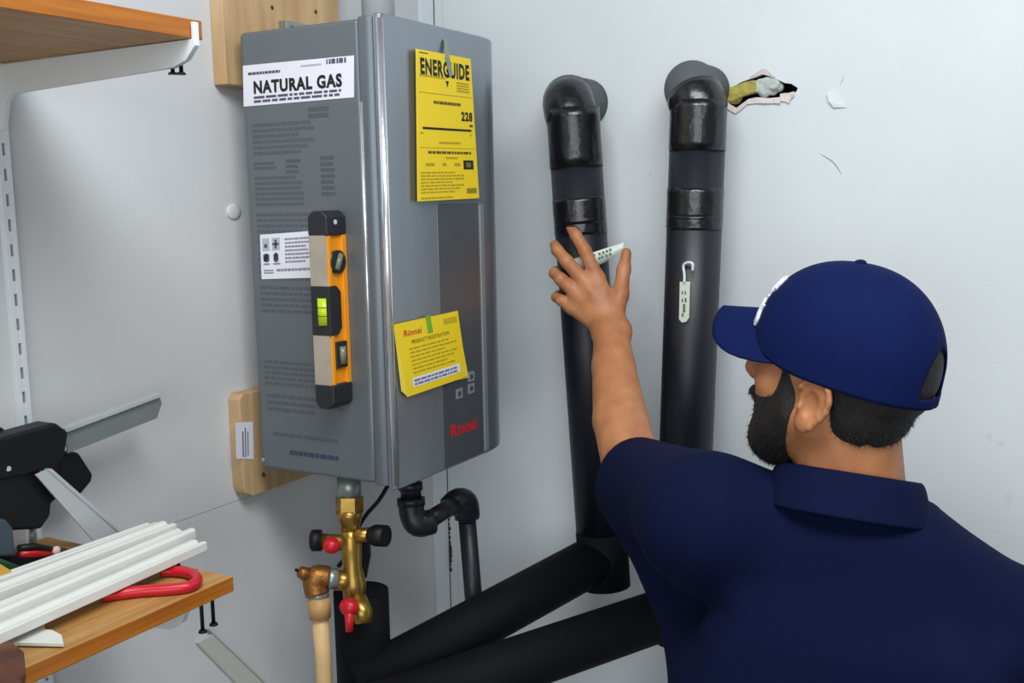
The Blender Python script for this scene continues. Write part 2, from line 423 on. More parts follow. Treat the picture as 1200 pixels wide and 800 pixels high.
# ------------------------------------------------------------------ water heater
HX0, HX1, HY0, HY1, HZ0, HZ1 = 0.040, 0.305, -0.591, -0.245, 1.40, 2.06
wh = thing('water_heater', 'grey wall-mounted tankless water heater with brushed metal front', 'water heater', (0.17, -0.418, HZ0))
pts = [(x, y, HZ0+0.002) for x, y in ((HX0, HY0+0.012), (HX0+0.012, HY0), (0.2665, HY0), (0.2665, HY1+0.001), (HX0, HY1+0.001))]
prism('side_casing', pts, (0, 0, HZ1-HZ0-0.004), SIDE, wh, bevel=0.006, seg=3)
pts = [(0.2665, HY0+0.0006, HZ0), (0.276, HY0+0.0006, HZ0), (0.284, HY0+0.0028, HZ0), (0.2885, HY0+0.007, HZ0), (0.2885, -0.31, HZ0), (0.2665, -0.31, HZ0)]
prism('case_rim', pts, (0, 0, HZ1-HZ0), mat('heater_rim', rgb(108, 116, 122), 0.36, metal=0.5), wh, bevel=0.0012)
box('gasket', (0.2875, HY0+0.006, HZ0+0.004), (0.291, -0.315, HZ1-0.002), SEAM, wh)
tube('edge_trim', [(0.2672, HY0-0.0004, HZ0+0.006), (0.2672, HY0-0.0004, 1.945)], 0.0019, CHROME, wh, 12)
cov = [(0.2905, HY0+0.001), (0.2985, HY0+0.001), (0.3025, HY0+0.003), (0.3045, HY0+0.007), (0.305, HY0+0.012)]
cov += [(0.305, -0.338)]
for k in range(1, 9):
    t = k/8*math.radians(72); cov.append((0.305-0.037*((1-math.cos(t))/(1-math.cos(math.radians(72))))**1.1, -0.338+0.0915*math.sin(t)/math.sin(math.radians(72))))
cov += [(0.268, -0.309), (0.2905, -0.309)]
cz = HZ0-0.004
fc = prism('front_cover', [(x, y, cz) for x, y in cov], (0, 0, HZ1-HZ0+0.006), FRONT, wh, bevel=0.0025, seg=3)
tube('cover_edge', [(0.3005, HY0+0.0045, cz+0.008), (0.3005, HY0+0.0045, HZ1-0.005)], 0.0062, CHROME, fc, 16)
box('center_panel', (0.3035, -0.466, cz+0.004), (0.3062, -0.350, 1.803), PANEL, wh, bevel=0.001)
box('panel_rib', (0.3035, -0.344, cz+0.004), (0.3064, -0.332, 1.80), mat('heater_rib', rgb(150, 156, 160), 0.4, metal=0.5), wh, bevel=0.001)
# buttons and brand mark on the panel
for (px, py) in ((538, 461), (552, 455), (552, 441)):
    p = lw(px, py, 0.3062); b = box('control_button', (0.306, p[1]-0.0095, p[2]-0.008), (0.3072, p[1]+0.0095, p[2]+0.008), mat('button_grey', rgb(122, 130, 138), 0.45), wh, bevel=0.0015)
    box('button_mark', (0.3072, p[1]-0.004, p[2]-0.0035), (0.3075, p[1]+0.004, p[2]+0.0035), mat('button_dark', rgb(60, 66, 72), 0.5), b)
text3d('brand_mark', 'Rinnai', lw(544, 500, 0.3066), Vector((0, 1, 0)), Vector((0, 0, 1)), 0.0195, mat('logo_red', rgb(214, 20, 34), 0.4), wh, 0.078, 0.028)
# bracket, screws
box('mounting_tab', (0.0262, -0.478, 2.055), (0.042, -0.36, 2.092), ZINC, wh, bevel=0.001)
ball('tab_slot', (0.0425, -0.463, 2.079), 0.001, 0.006, 0.006, SEAM, wh, 10)
box('bottom_tab', (0.03, -0.52, 1.388), (0.10, -0.48, 1.402), BLACKP, wh)
for (px, py) in ((308, 539), (309, 556)):
    ball('screw_head', rw(px, py, HY0-0.0002), 0.004, 0.0018, 0.004, ZINC if py < 550 else SEAM, wh, 10)
# printed sheet on the side: rows of faint type
sq = Quad((0.062, HY0, 1.945), (0.216, HY0, 1.945), (0.216, HY0, 1.43), (0.062, HY0, 1.43))
rr = random.Random(11); R = []
R += dashes(0.72, 0.98, 0.0, 0.035, 2, 0.7, rr, 0.1)
R += dashes(0.02, 0.78, 0.035, 0.13, 6, 0.6, rr, 0.25)
R += dashes(0.02, 0.3, 0.145, 0.17, 2, 0.6, rr); R += dashes(0.42, 0.6, 0.14, 0.185, 3, 0.6, rr); R += dashes(0.84, 1.0, 0.135, 0.25, 7, 0.6, rr, 0.1)
R += dashes(0.02, 0.62, 0.185, 0.275, 6, 0.6, rr)
R += dashes(0.02, 0.98, 0.29, 0.385, 6, 0.55, rr, 0.5)
R += dashes(0.02, 0.95, 0.40, 0.49, 5, 0.55, rr, 0.2)
R += dashes(0.02, 1.0, 0.50, 0.585, 5, 0.55, rr, 0.2)
R += dashes(0.02, 1.0, 0.72, 0.80, 5, 0.55, rr, 0.3); R += dashes(0.04, 1.0, 0.82, 0.88, 3, 0.5, rr, 0.4)
R += dashes(0.1, 0.9, 0.935, 0.955, 1, 0.5, rr, 0.4)
sq.bars('printed_text', R, 0.0001, SIDEINK, wh, 0.00025)
sq.bars('printed_text', dashes(0.3, 0.95, 0.985, 1.0, 1, 0.9, rr, 0.1), 0.0001, mat('print_dark', rgb(58, 62, 84), 0.6), wh, 0.00025)
# NATURAL GAS sticker
ng = Quad(rw(285, 77, HY0), rw(415, 65, HY0), rw(415, 114, HY0), rw(286, 125, HY0))
s = plabel(ng.plate('gas_sticker', 0.0008, STICK, wh), 'white sticker reading NATURAL GAS')
ng.text('lettering', 'NATURAL GAS', 0.5, 0.56, 0.0190, 0.001, INK, s, 0.164, 0.05)
ng.bars('fine_print', dashes(0.05, 0.35, 0.16, 0.27, 1, 0.6, rr, 0)+dashes(0.1, 0.9, 0.755, 0.95, 2, 0.62, rr, 0.04), 0.0009, mat('soft_ink', rgb(80, 80, 98), 0.6), s)
ng.bars('fine_print', dashes(0.54, 0.72, 0.1, 0.19, 1, 0.5, rr, 0), 0.0009, mat('pale_ink', rgb(170, 168, 184), 0.6), s)
ng.bars('barcode', [(0.765+i*0.022, 0.03, 0.765+i*0.022+0.011+0.005*(i % 3), 0.15) for i in range(8)], 0.0009, mat('soft_ink', rgb(80, 80, 98)), s)
# instruction sticker with four pictograms
ws = Quad(rw(305, 275, HY0), rw(372, 270, HY0), rw(373, 325, HY0), rw(307, 327, HY0))
s = plabel(ws.plate('instruction_sticker', 0.0008, STICK, wh), 'white sticker with four small pictograms')
ws.bars('pictogram_tile', [(0.04, 0.09, 0.165, 0.37), (0.21, 0.09, 0.35, 0.37)], 0.0009, mat('tile_grey', rgb(176, 184, 196), 0.5), s)
ws.bars('pictogram', [(0.075, 0.22, 0.125, 0.30), (0.225, 0.205, 0.33, 0.255), (0.262, 0.13, 0.295, 0.33), (0.05, 0.45, 0.155, 0.60), (0.075, 0.43, 0.13, 0.62), (0.235, 0.45, 0.32, 0.60), (0.255, 0.42, 0.30, 0.63)], 0.0011, mat('picto_ink', rgb(66, 72, 88), 0.6), s)
ws.bars('fine_print', dashes(0.44, 0.9, 0.1, 0.68, 7, 0.5, rr, 0.3)+dashes(0.05, 0.16, 0.64, 0.68, 1, 0.9, rr, 0)+dashes(0.22, 0.35, 0.64, 0.68, 1, 0.9, rr, 0)+dashes(0.05, 0.22, 0.78, 0.89, 2, 0.6, rr, 0)+dashes(0.28, 0.9, 0.77, 0.83, 1, 0.9, rr, 0), 0.0009, mat('mid_ink', rgb(132, 138, 152), 0.6), s)

# vent
vt = thing('vent_pipe', 'shiny silver vent pipe rising from the top of the water heater', 'pipe', (0.17, -0.41, HZ1))
tube('pipe', [(0.17, -0.41, HZ1+0.0005), (0.17, -0.41, 2.7)], 0.026, STEEL, vt, 28)
tube('collar', [(0.17, -0.41, HZ1+0.0005), (0.17, -0.41, HZ1+0.012)], 0.031, ZINC, vt, 28)

# ------------------------------------------------------------------ yellow energy card
FX = 0.3066
eg = thing('energy_rating_card', 'tall yellow energy rating card taped to the upper heater front', 'card', (0.31, -0.43, 1.808))
q = Quad(lw(487, 57, FX+0.006), lw(551, 69, FX+0.003), lw(561, 232, FX+0.003), lw(489, 236, FX+0.006))
q2 = Quad(lw(487.5, 58, FX+0.001), lw(550, 70, FX+0.0005), lw(560, 233, FX+0.0005), lw(489.5, 236, FX+0.001))
q2.plate('backing_sheets', 0.0022, YELD, eg)
card = q.plate('card', 0.0008, YEL, eg)
q.text('title', 'ENERGUIDE', 0.51, 0.105, 0.024, 0.0010, INK, eg, q.w*0.9, 0.045)
q.bars('rules', [(0.09, 0.505, 0.93, 0.52)], 0.0009, INK, card)
q.text('rating_number', '228', 0.86, 0.415, 0.0145, 0.0010, INK, eg, q.w*0.22, 0.05)
q.text('arrowhead', '▾', 0.53, 0.205, 0.010, 0.0010, INK, eg, q.w*0.06, 0.03)
q.bars('fine_print', [(0.05, 0.015, 0.2, 0.022), (0.9, 0.47, 0.96, 0.487)]+dashes(0.28, 0.76, 0.32, 0.345, 1, 0.8, rr, 0)+dashes(0.17, 0.9, 0.66, 0.682, 1, 0.8, rr, 0), 0.0009, mat('dark_olive', rgb(92, 78, 20), 0.6), card)
q.bars('pale_print', dashes(0.05, 0.5, 0.155, 0.175, 1, 0.7, rr, 0)+dashes(0.7, 0.95, 0.175, 0.25, 4, 0.6, rr, 0.1)+[(0.04, 0.275, 0.97, 0.279), (0.04, 0.64, 0.97, 0.643)]+dashes(0.35, 0.72, 0.595, 0.613, 1, 0.8, rr, 0)+dashes(0.45, 0.66, 0.7, 0.715, 1, 0.8, rr, 0)
       + dashes(0.05, 0.75, 0.80, 0.955, 7, 0.5, rr, 0.4)+[(0.13, 0.745, 0.27, 0.765), (0.4, 0.745, 0.46, 0.765), (0.6, 0.745, 0.7, 0.765), (0.05, 0.54, 0.1, 0.552), (0.9, 0.54, 0.93, 0.552)]+dashes(0.05, 0.55, 0.972, 0.988, 1, 0.8, rr, 0), 0.0009, YINK, card)
q.bars('dark_square', [(0.755, 0.725, 0.93, 0.79)], 0.0009, INK, card)
q.bars('square_mark', [(0.80, 0.74, 0.885, 0.775)], 0.0012, mat('mark_olive', rgb(120, 106, 50), 0.6), card)
q.bars('corner_code', [(0.79, 0.925, 0.96, 0.962)], 0.0009, mat('code_olive', rgb(150, 126, 24), 0.6), card)
bm = bmesh.new(); tp = [lw(520, 46, FX+0.0006), lw(525, 47, FX+0.0006), lw(527, 68, FX+0.0065), lw(531, 88, FX+0.0065), lw(527, 90, FX+0.0065), lw(522, 68, FX+0.0065)]
bm.faces.new([bm.verts.new(V(p)) for p in tp]); o = finish('tape_strip', bm, TAPE, eg); o.modifiers.new('s', 'SOLIDIFY').thickness = 0.0004

# ------------------------------------------------------------------ booklet
bk = thing('registration_booklet', 'square yellow booklet tilted and taped below the energy card', 'booklet', (0.31, -0.48, 1.527))
c = [(462, 380), (536, 364), (547, 441), (477, 465)]
for i in range(4):
    d = 3-i
    qq = Quad(lw(c[0][0]-0.2*d, c[0][1]+1.0*d, FX+0.0009*i+0.0008), lw(c[1][0]-0.5*d, c[1][1]+0.5*d, FX+0.0009*i+0.0004), lw(c[2][0]+0.6*d, c[2][1]+0.5*d, FX+0.0009*i+0.0004), lw(c[3][0]-2.2*d, c[3][1]-2.0*d, FX+0.0009*i+0.002))
    pg = qq.plate('page' if i < 3 else 'cover', 0.0006, YEL if i % 2 else mat('pale_yellow_page', rgb(240, 222, 110), 0.55), bk)
qq.text('brand_word', 'Rinnai', 0.24, 0.15, 0.0095, 0.0009, REDINK, bk, qq.w*0.27, 0.02)
qq.text('heading', 'PRODUCT REGISTRATION', 0.5, 0.285, 0.0058, 0.0009, mat('brown_ink', rgb(110, 86, 16), 0.6), bk, qq.w*0.60, 0.02)
qq.bars('corner_code', [(0.74+0.025*i, 0.07, 0.755+0.025*i, 0.16) for i in range(9)], 0.0008, YINK, pg)
qq.bars('fine_print', dashes(0.15, 0.9, 0.35, 0.74, 7, 0.4, rr, 0.3), 0.0008, YINK, pg)
qq.bars('white_box', [(0.12, 0.77, 0.9, 0.9)], 0.0007, STICK, pg)
qq.bars('box_print', dashes(0.14, 0.88, 0.79, 0.89, 2, 0.55, rr, 0.1), 0.001, mat('violet_ink', rgb(110, 110, 140), 0.6), pg)
qq.bars('green_tape', [(0.465, -0.02, 0.545, 0.225)], 0.0007, GREENTAPE, pg, 0.0003)

# ------------------------------------------------------------------ spirit level, on edge against the heater's side
sl = thing('spirit_level', 'orange torpedo spirit level with black ends stuck upright on the heater side', 'level', (0.216, -0.612, 1.518))
LX0, LX1, LY0, LY1 = 0.2, 0.233, -0.634, HY0-0.0003
box('rail', (LX0+0.006, LY0+0.006, 1.55), (LX1-0.004, LY1-0.004, 1.765), ORANGE, sl)
box('rib', (LX0+0.003, LY1-0.010, 1.545), (LX1, LY1, 1.768), ORANGE, sl, bevel=0.001)
box('rib', (LX0+0.003, LY0+0.002, 1.545), (LX1-0.0005, LY0+0.009, 1.692-0.062), ORANGE, sl, bevel=0.001)
box('rib', (LX0+0.003, LY0+0.002, 1.69), (LX1-0.0005, LY0+0.009, 1.768), ORANGE, sl, bevel=0.001)
box('edge_plate', (LX0, LY0, 1.689), (LX1-0.003, LY0+0.003, 1.764), LVMETAL, sl, bevel=0.0006)
box('edge_plate', (LX0, LY0, 1.548), (LX1-0.003, LY0+0.003, 1.624), LVMETAL, sl, bevel=0.0006)
for (a, b, cc) in ((1.762, 1.797, 1), (1.516, 1.552, -1)):
    zz = (a, b) if cc == 1 else (b, a)
    pts = [(LX0-0.001, LY0-0.001, zz[0]), (LX1+0.001, LY0-0.001, zz[0]), (LX1+0.001, LY0-0.001, zz[1]-cc*0.008), (LX1-0.008, LY0-0.001, zz[1]), (LX0+0.008, LY0-0.001, zz[1]), (LX0-0.001, LY0-0.001, zz[1]-cc*0.008)]
    e = prism('end_cap', pts, (0, LY1-LY0+0.001, 0), LVBLACK, sl, bevel=0.003, seg=3)
tube('hang_hole', [(LX1+0.0005, LY0+0.018, 1.781), (LX1+0.0016, LY0+0.018, 1.781)], 0.0035, mat('hole_white', rgb(210, 212, 214), 0.5), sl, 12)
# centre window housing with the green vial
pts = [(LX1+0.0008, y, z) for y, z in ((LY0-0.001, 1.692), (LY0+0.016, 1.692), (LY0+0.025, 1.683), (LY0+0.025, 1.631), (LY0+0.016, 1.622), (LY0-0.001, 1.622))]
hs = prism('vial_housing', pts, (-(LX1-LX0)-0.001, 0, 0), LVBLACK, sl, bevel=0.0012)
gv = tube('green_vial', [(0.2195, LY0+0.0035, 1.637), (0.2195, LY0+0.0035, 1.675)], 0.0092, GREENV, sl, 20)
for z in (1.650, 1.662): tube('vial_line', [(0.2195, LY0+0.0035, z-0.0005), (0.2195, LY0+0.0035, z+0.0005)], 0.0094, INK, gv, 20)
yc = LY0+0.022
rv = tube('round_vial', [(LX1-0.006, yc, 1.725), (LX1+0.0012, yc, 1.725)], 0.0165, LVBLACK, sl, 28)
tube('vial_tube', [(LX1+0.0012, yc-0.005, 1.714), (LX1+0.0012, yc+0.005, 1.736)], 0.0045, VIALGLASS, rv, 14)
sv = box('square_vial', (LX1-0.006, yc-0.0125, 1.574), (LX1+0.0012, yc+0.0125, 1.612), LVBLACK, sl, bevel=0.002)
tube('vial_tube', [(LX1+0.0012, yc, 1.580), (LX1+0.0012, yc, 1.605)], 0.0055, VIALGLASS, sv, 14)

# ------------------------------------------------------------------ insulated pipes on the right wall
PR = 0.0455
def pipe_pt(q): return V(rw(q[0], q[1], -0.105))
def insulated(label, top, bot, stub_px, grp, tapes, low_end, low_r, squash):
    t = V(rw(top[0], top[1], -0.105)); b = V(rw(bot[0], bot[1], -0.105)); ax = (b-t).normalized()
    root = thing('insulated_pipe', label, 'pipe', b, grp)
    # elbow out of the wall, then straight run
    st = V(rw(stub_px[0], stub_px[1], 0.012))
    tube('wall_stub', [st, V((st.x, -0.075, st.z))], PR*0.97, STUB, root, 32)
    el = [V((st.x, -0.060, st.z))]
    for k in range(9):
        a = k/8*math.pi/2
        el.append(V((st.x+(t.x-st.x)*k/8, -0.070-0.035*math.sin(a), st.z-0.034*(1-math.cos(a)))))
    tube('elbow', el[:squash+1], PR*1.0, STUB, root, 32)
    tube('taped_elbow', el[squash-1:]+[t+ax*0.02, t+ax*0.075], PR*1.012, TAPEB, root, 32)
    tube('foam_sleeve', [t+ax*0.03, b], PR, FOAM, root, 40)
    L = (b-t).length
    rt = random.Random(len(label))
    for s0, ln in tapes:
        p = [t+ax*(s0*L+ln*k/6) for k in range(7)]
        tube('tape_wrap', p, [PR*(1.018+0.012*rt.random()) for _ in p], TAPEB, root, 36)
    if low_end is not None:
        tube('lower_sleeve', [b-ax*0.035+(low_end-b).normalized()*(-0.005), low_end], low_r, FOAM2, root, 36)
        ball('mitre_joint', b-ax*0.03, low_r*1.0, low_r*1.0, low_r*1.0, FOAM2, root, 24)
        tube('mitre_end', [b-ax*0.08, b+ax*0.022], PR*1.02, FOAM2, root, 36)
    return root, t, b, ax
e1 = V(at(420, 806, 1.655)); 
P1 = insulated('black insulated pipe that the man\'s hand touches, nearest the water heater', (671, 128), (708, 672), (690, 122), 'insulated pipes on the right wall', [(0.0, 0.10), (0.185, 0.045), (0.225, 0.03)], e1, 0.043, 4)
e2 = V(at(420, 842, 1.56))
P2 = insulated('black insulated pipe between the man\'s cap and the other pipe, reaching highest', (819, 118), (796, 735), (829, 108), 'insulated pipes on the right wall', [(0.0, 0.08), (0.155, 0.05), (0.205, 0.022)], e2, 0.044, 7)
# foam sleeve standing under the valve
c0 = V(at(423, 692, 1.68)); 
tube('upright_sleeve', [c0, V((c0.x, c0.y, 1.02))], 0.0435, FOAM2, P1[0], 36)

# tags
TAGW = mat('tag_white', rgb(226, 236, 224), 0.45); TAGG = mat('tag_green_ink', rgb(96, 120, 96), 0.6)
t1 = thing('pipe_tag', 'white paper tag wrapped on the pipe between the man\'s thumb and finger', 'tag', at(690, 300, 1.80), 'pipe tags')
def on_pipe(P, px, py, off):
    """point on the near side of the pipe surface under a pixel"""
    _, t, b, ax = P; R = PR+off; o = V(CAM); d = V(_fw+_r*(px-600)/F_PX-_u*(py-400)/F_PX)
    oc = o-t; dp = d-ax*d.dot(ax); op = oc-ax*oc.dot(ax)
    A = dp.dot(dp); B = 2*dp.dot(op); C = op.dot(op)-R*R; D = B*B-4*A*C
    s = -B/(2*A) if D < 0 else (-B-math.sqrt(D))/(2*A)
    return o+d*s
bm = bmesh.new(); up = []; dn = []
n = 14
for k in range(n+1):
    u = k/n; x = 664+u*66
    y = 306-u*22; hgt = 9+8*math.sin(u*math.pi*0.95)
    off = 0.002+0.012*u*u
    up.append(bm.verts.new(on_pipe(P1, min(x, 712), y, off) if x < 712 else on_pipe(P1, 712, y, off)+V(_r)*((x-712)/660)))
    dn.append(bm.verts.new(on_pipe(P1, min(x, 712), y+hgt, off) if x < 712 else on_pipe(P1, 712, y+hgt*0.8, off)+V(_r)*((x-712)/660)))
for k in range(n): bm.faces.new([up[k], up[k+1], dn[k+1], dn[k]])
o = finish('tag_paper', bm, TAGW, t1, smooth=True); o.modifiers.new('s', 'SOLIDIFY').thickness = 0.0008
bm = bmesh.new(); rg = random.Random(4)
for k in range(5, 12):
    for j in range(2):
        a = up[k] if False else None
        u = k/n; x = 664+u*66+rg.uniform(-1, 1); y = 306-u*22+4+j*5
        off = 0.0032+0.012*u*u
        p = on_pipe(P1, min(x, 712), y, off)+(V(_r)*((x-712)/660) if x > 712 else V((0, 0, 0)))
        r_ = V(_r)*0.0022; u_ = V(_u)*0.0022
        add_prism(bm, [p-r_-u_, p+r_-u_*0.6, p+r_+u_, p-r_+u_], V(_fw)*-0.0004)
finish('tag_print', bm, TAGG, t1)
t2 = thing('pipe_tag', 'narrow white tag hanging from a white clip on the right-hand pipe', 'tag', at(802, 350, 1.76), 'pipe tags')
def strip2(name, pts, off, th, m):
    return prism(name, [on_pipe(P2, x, y, 0.0)+V(_fw)*(-off) for x, y in pts], V(_fw)*(-th), m, t2, bevel=0.0006)
fr = on_pipe(P2, 801, 352, 0.0)
def tagpt(px, py, off=0.003):
    d = V(_fw+_r*(px-600)/F_PX-_u*(py-400)/F_PX); n_ = V((-0.35, -1, 0)).normalized()
    s = (fr+n_*off-V(CAM)).dot(n_)/d.dot(n_); return V(CAM)+d*s
prism('tag_body', [tagpt(*p) for p in ((796.5, 330), (808, 330), (807, 372), (804, 377), (799, 378), (795.5, 374))], V((0.0006, 0.0022, 0)), TAGW, t2, bevel=0.0005)
bm = bmesh.new()
for (x0, y0, x1, y1) in ((799, 341, 800.5, 345), (802.5, 341, 804, 345), (799, 350, 800.5, 354), (802.5, 349, 804.5, 354), (800.5, 356, 803, 366), (799, 367, 801, 371)):
    add_prism(bm, [tagpt(*p, 0.0032) for p in ((x0, y0), (x1, y0), (x1, y1), (x0, y1))], V((-0.0001, -0.0004, 0)))
finish('tag_print', bm, TAGG, t2)
tube('tag_clip', curve_pts([tagpt(802, 331, 0.004), tagpt(802, 322, 0.004), tagpt(801, 311, 0.005), tagpt(806, 307.5, 0.005), tagpt(811.5, 309, 0.005), tagpt(811.5, 317, 0.003)], 5), 0.0022, WHITE, t2, 10)

# ------------------------------------------------------------------ spray foam in the torn hole
FOAMY = mat('spray_foam', rgb(196, 182, 92), 0.7, var=0.4, vscale=60, bump=0.5, bscale=150)
FOAMW = mat('fibre_insulation', rgb(206, 214, 206), 0.8, var=0.35, vscale=90, bump=0.6, bscale=200)
hf = thing('insulation_foam', 'yellow-green spray foam and white fibre showing in the torn wall hole', 'insulation', rw(885, 105, 0.012))
fl = Field(rw(850, 130, 0.03)+np.array([-0.02, -0.035, -0.03]), rw(940, 80, 0.03)+np.array([0.02, 0.05, 0.03]), 0.002)
for (x, y, d, a) in ((858, 111, 0.006, 12), (866, 107, 0.002, 10), (875, 104, 0.002, 10), (883, 102, 0.004, 10), (862, 116, 0.01, 8)):
    fl.ell(rw(x, y, d), np.array([a, a*0.9, a*0.8])/700, k=0.004)
link('yellow_foam', fl.mesh('yellow_foam'), FOAMY, hf)
fl = Field(rw(880, 130, 0.03)+np.array([-0.02, -0.035, -0.03]), rw(940, 80, 0.03)+np.array([0.02, 0.05, 0.03]), 0.002)
for (x, y, d, a) in ((892, 101, 0.004, 9), (899, 98, 0.006, 8), (907, 99, 0.006, 8), (896, 108, 0.006, 7), (906, 106, 0.012, 6), (913, 102, 0.012, 6)):
    fl.ell(rw(x, y, d), np.array([a, a, a])/700, k=0.002)
link('white_fibre', fl.mesh('white_fibre'), FOAMW, hf)

# ------------------------------------------------------------------ brass isolation valve under the heater
D0 = 1.635
def vp(px, py, d=D0): return V(at(px, py, d))
rx = V((_r[0], _r[1], 0)).normalized()
vv = thing('isolation_valve', 'brass isolation valve with red handles and black caps under the heater', 'valve', vp(414, 735))
tube('threaded_nipple', [vp(409, 556), vp(409.5, 586)], 0.0185, ZINC, vv, 20)
tube('union_nut', [vp(409.5, 582), vp(409.7, 600)], 0.0215, BRASS, vv, 6)
tube('union_collar', [vp(409.6, 598), vp(409.7, 606), vp(410.3, 614), vp(410.5, 622)], [0.021, 0.019, 0.016, 0.0135], BRASS, vv, 20)
tube('valve_body', [vp(410.5, 618), vp(411, 630), vp(412, 645), vp(413, 664), vp(415, 684), vp(416, 700)], [0.0125, 0.0165, 0.0165, 0.0145, 0.0185, 0.0185], BRASS, vv, 20)
tube('black_bracket', [vp(425, 628, 1.66), vp(426, 650, 1.66), vp(424, 676, 1.66)], [0.012, 0.012, 0.008], BLACKP, vv, 8)
tube('side_port', [vp(411, 628), vp(436, 626, 1.62)], 0.0115, BRASS, vv, 16)
cpr = vp(437, 626.5, 1.62); tube('black_cap', [cpr-rx*0.004, cpr+rx*0.004+V(_fw)*-0.004, cpr+rx*0.022+V(_fw)*-0.012], [0.0125, 0.0165, 0.0165], BLACKP, vv, 20)
tube('side_port', [vp(411, 636), vp(373, 634, 1.63)], 0.0125, BRASS, vv, 16)
cpl = vp(372, 633, 1.62); tube('black_cap', [cpl+rx*0.006, cpl-rx*0.008, cpl-rx*0.011], [0.0165, 0.0165, 0.012], BLACKP, vv, 20)
tube('handle_stem', [vp(392, 636, 1.63), vp(389, 638.5, 1.605)], 0.005, BRASS, vv, 10)
ball('red_knob', vp(388.5, 639, 1.598), 0.0135, 0.0135, 0.0125, RED, vv, 20)
tube('branch_port', [vp(413, 681), vp(392, 679, 1.625)], 0.0155, BRASS, vv, 16)
tube('zinc_union', [vp(395, 678, 1.625), vp(381, 677, 1.62)], 0.0165, ZINC, vv, 14)
tube('relief_elbow', curve_pts([vp(384, 677, 1.62), vp(371, 676, 1.615), vp(369, 683, 1.615), vp(372, 696, 1.615)], 5), 0.0185, BRONZE, vv, 18)
tube('relief_tip', [vp(362, 674, 1.612), vp(352, 670, 1.60), vp(350, 669.5, 1.60)], [0.012, 0.009, 0.004], BRONZE, vv, 12)
tube('relief_lever', [vp(350, 669, 1.60), vp(346, 667, 1.598)], 0.0025, BLACKP, vv, 8)
tube('zinc_coupling', [vp(372, 690, 1.615), vp(374, 704, 1.615)], 0.016, ZINC, vv, 18)
tube('drain_port', [vp(416, 698), vp(425, 718, 1.615), vp(426, 730, 1.612)], [0.0165, 0.0155, 0.013], BRASS, vv, 16)
hb = vp(409, 711, 1.60)
ball('red_handle', hb, 0.0155, 0.013, 0.0135, RED, vv, 20)
tube('red_lever', [hb, vp(409.5, 726, 1.592), vp(409.5, 740, 1.59)], [0.0085, 0.0068, 0.0055], RED, vv, 14)
# cream pipe from the relief branch
cp = thing('cream_pipe', 'cream plastic pipe dropping from the brass relief valve', 'pipe', vp(384, 800, 1.615))
tube('pipe', [vp(374.5, 716, 1.615), V((vp(377, 730, 1.615).x, vp(377, 730, 1.615).y, 1.12)), V((vp(377, 730, 1.615).x, vp(377, 730, 1.615).y, 0.9))], 0.0125, CREAM, cp, 20)
tube('coupling', [vp(373.8, 700, 1.615), vp(375, 724, 1.615)], 0.0165, mat('tan_coupling', rgb(196, 152, 96), 0.45), cp, 20)

# black iron gas line
gp = thing('gas_pipe', 'black iron pipe with elbows dropping from the heater\'s front underside', 'pipe', vp(556, 720, 1.80))
A0 = vp(480, 556, 1.70); A1 = vp(482, 585, 1.70); A2 = vp(489, 609, 1.70); A3 = vp(510, 606, 1.73); A4 = vp(534, 588, 1.76); A5 = vp(544, 587, 1.78); A6 = vp(547, 610, 1.83)
tube('nipple', [A0, A1], 0.0165, BLACKPIPE, gp, 20)
tube('fitting_collar', [vp(481, 565, 1.70), vp(481.3, 574, 1.70)], 0.0195, BLACKPIPE, gp, 20)
tube('elbow', curve_pts([vp(482, 588, 1.70), vp(483, 602, 1.70), vp(490, 614, 1.70), vp(506, 611, 1.712)], 5), [0.0205]*16, BLACKPIPE, gp, 20)
tube('elbow_rim', [vp(481.6, 583, 1.70), vp(482, 592, 1.70)], 0.0225, BLACKPIPE, gp, 20)
tube('offset_nipple', [vp(500, 611, 1.71), vp(536, 588, 1.81)], 0.0145, BLACKPIPE, gp, 20)
tube('elbow', curve_pts([vp(526, 595, 1.80), vp(536, 586, 1.81), vp(546, 588, 1.83), vp(549, 604, 1.845)], 5), 0.0205, BLACKPIPE, gp, 20)
tube('elbow_rim', [vp(547, 600, 1.845), vp(547.5, 608, 1.845)], 0.0215, BLACKPIPE, gp, 20)
b0 = vp(547, 604, 1.845); b1 = vp(557, 725, 1.865)
tube('drop_pipe', [b0, b1, b1+(b1-b0)*1.2], 0.0155, BLACKPIPE, gp, 20)
tag(tube('control_cable', curve_pts([vp(456, 566, 1.69), vp(444, 586, 1.68), vp(430, 602, 1.68), vp(420, 618, 1.68), vp(408, 648, 1.67), vp(396, 664, 1.66)], 5), 0.0033, BLACKP, None, 8), 'thin black cable running from the heater down behind the brass valve', 'cable')
tag(ball('wall_plug', lw(274, 248, 0.0015), 0.003, 0.015, 0.012, WALL_L, None, 18), 'small round white wall plug beside the heater\'s left edge', 'plug')

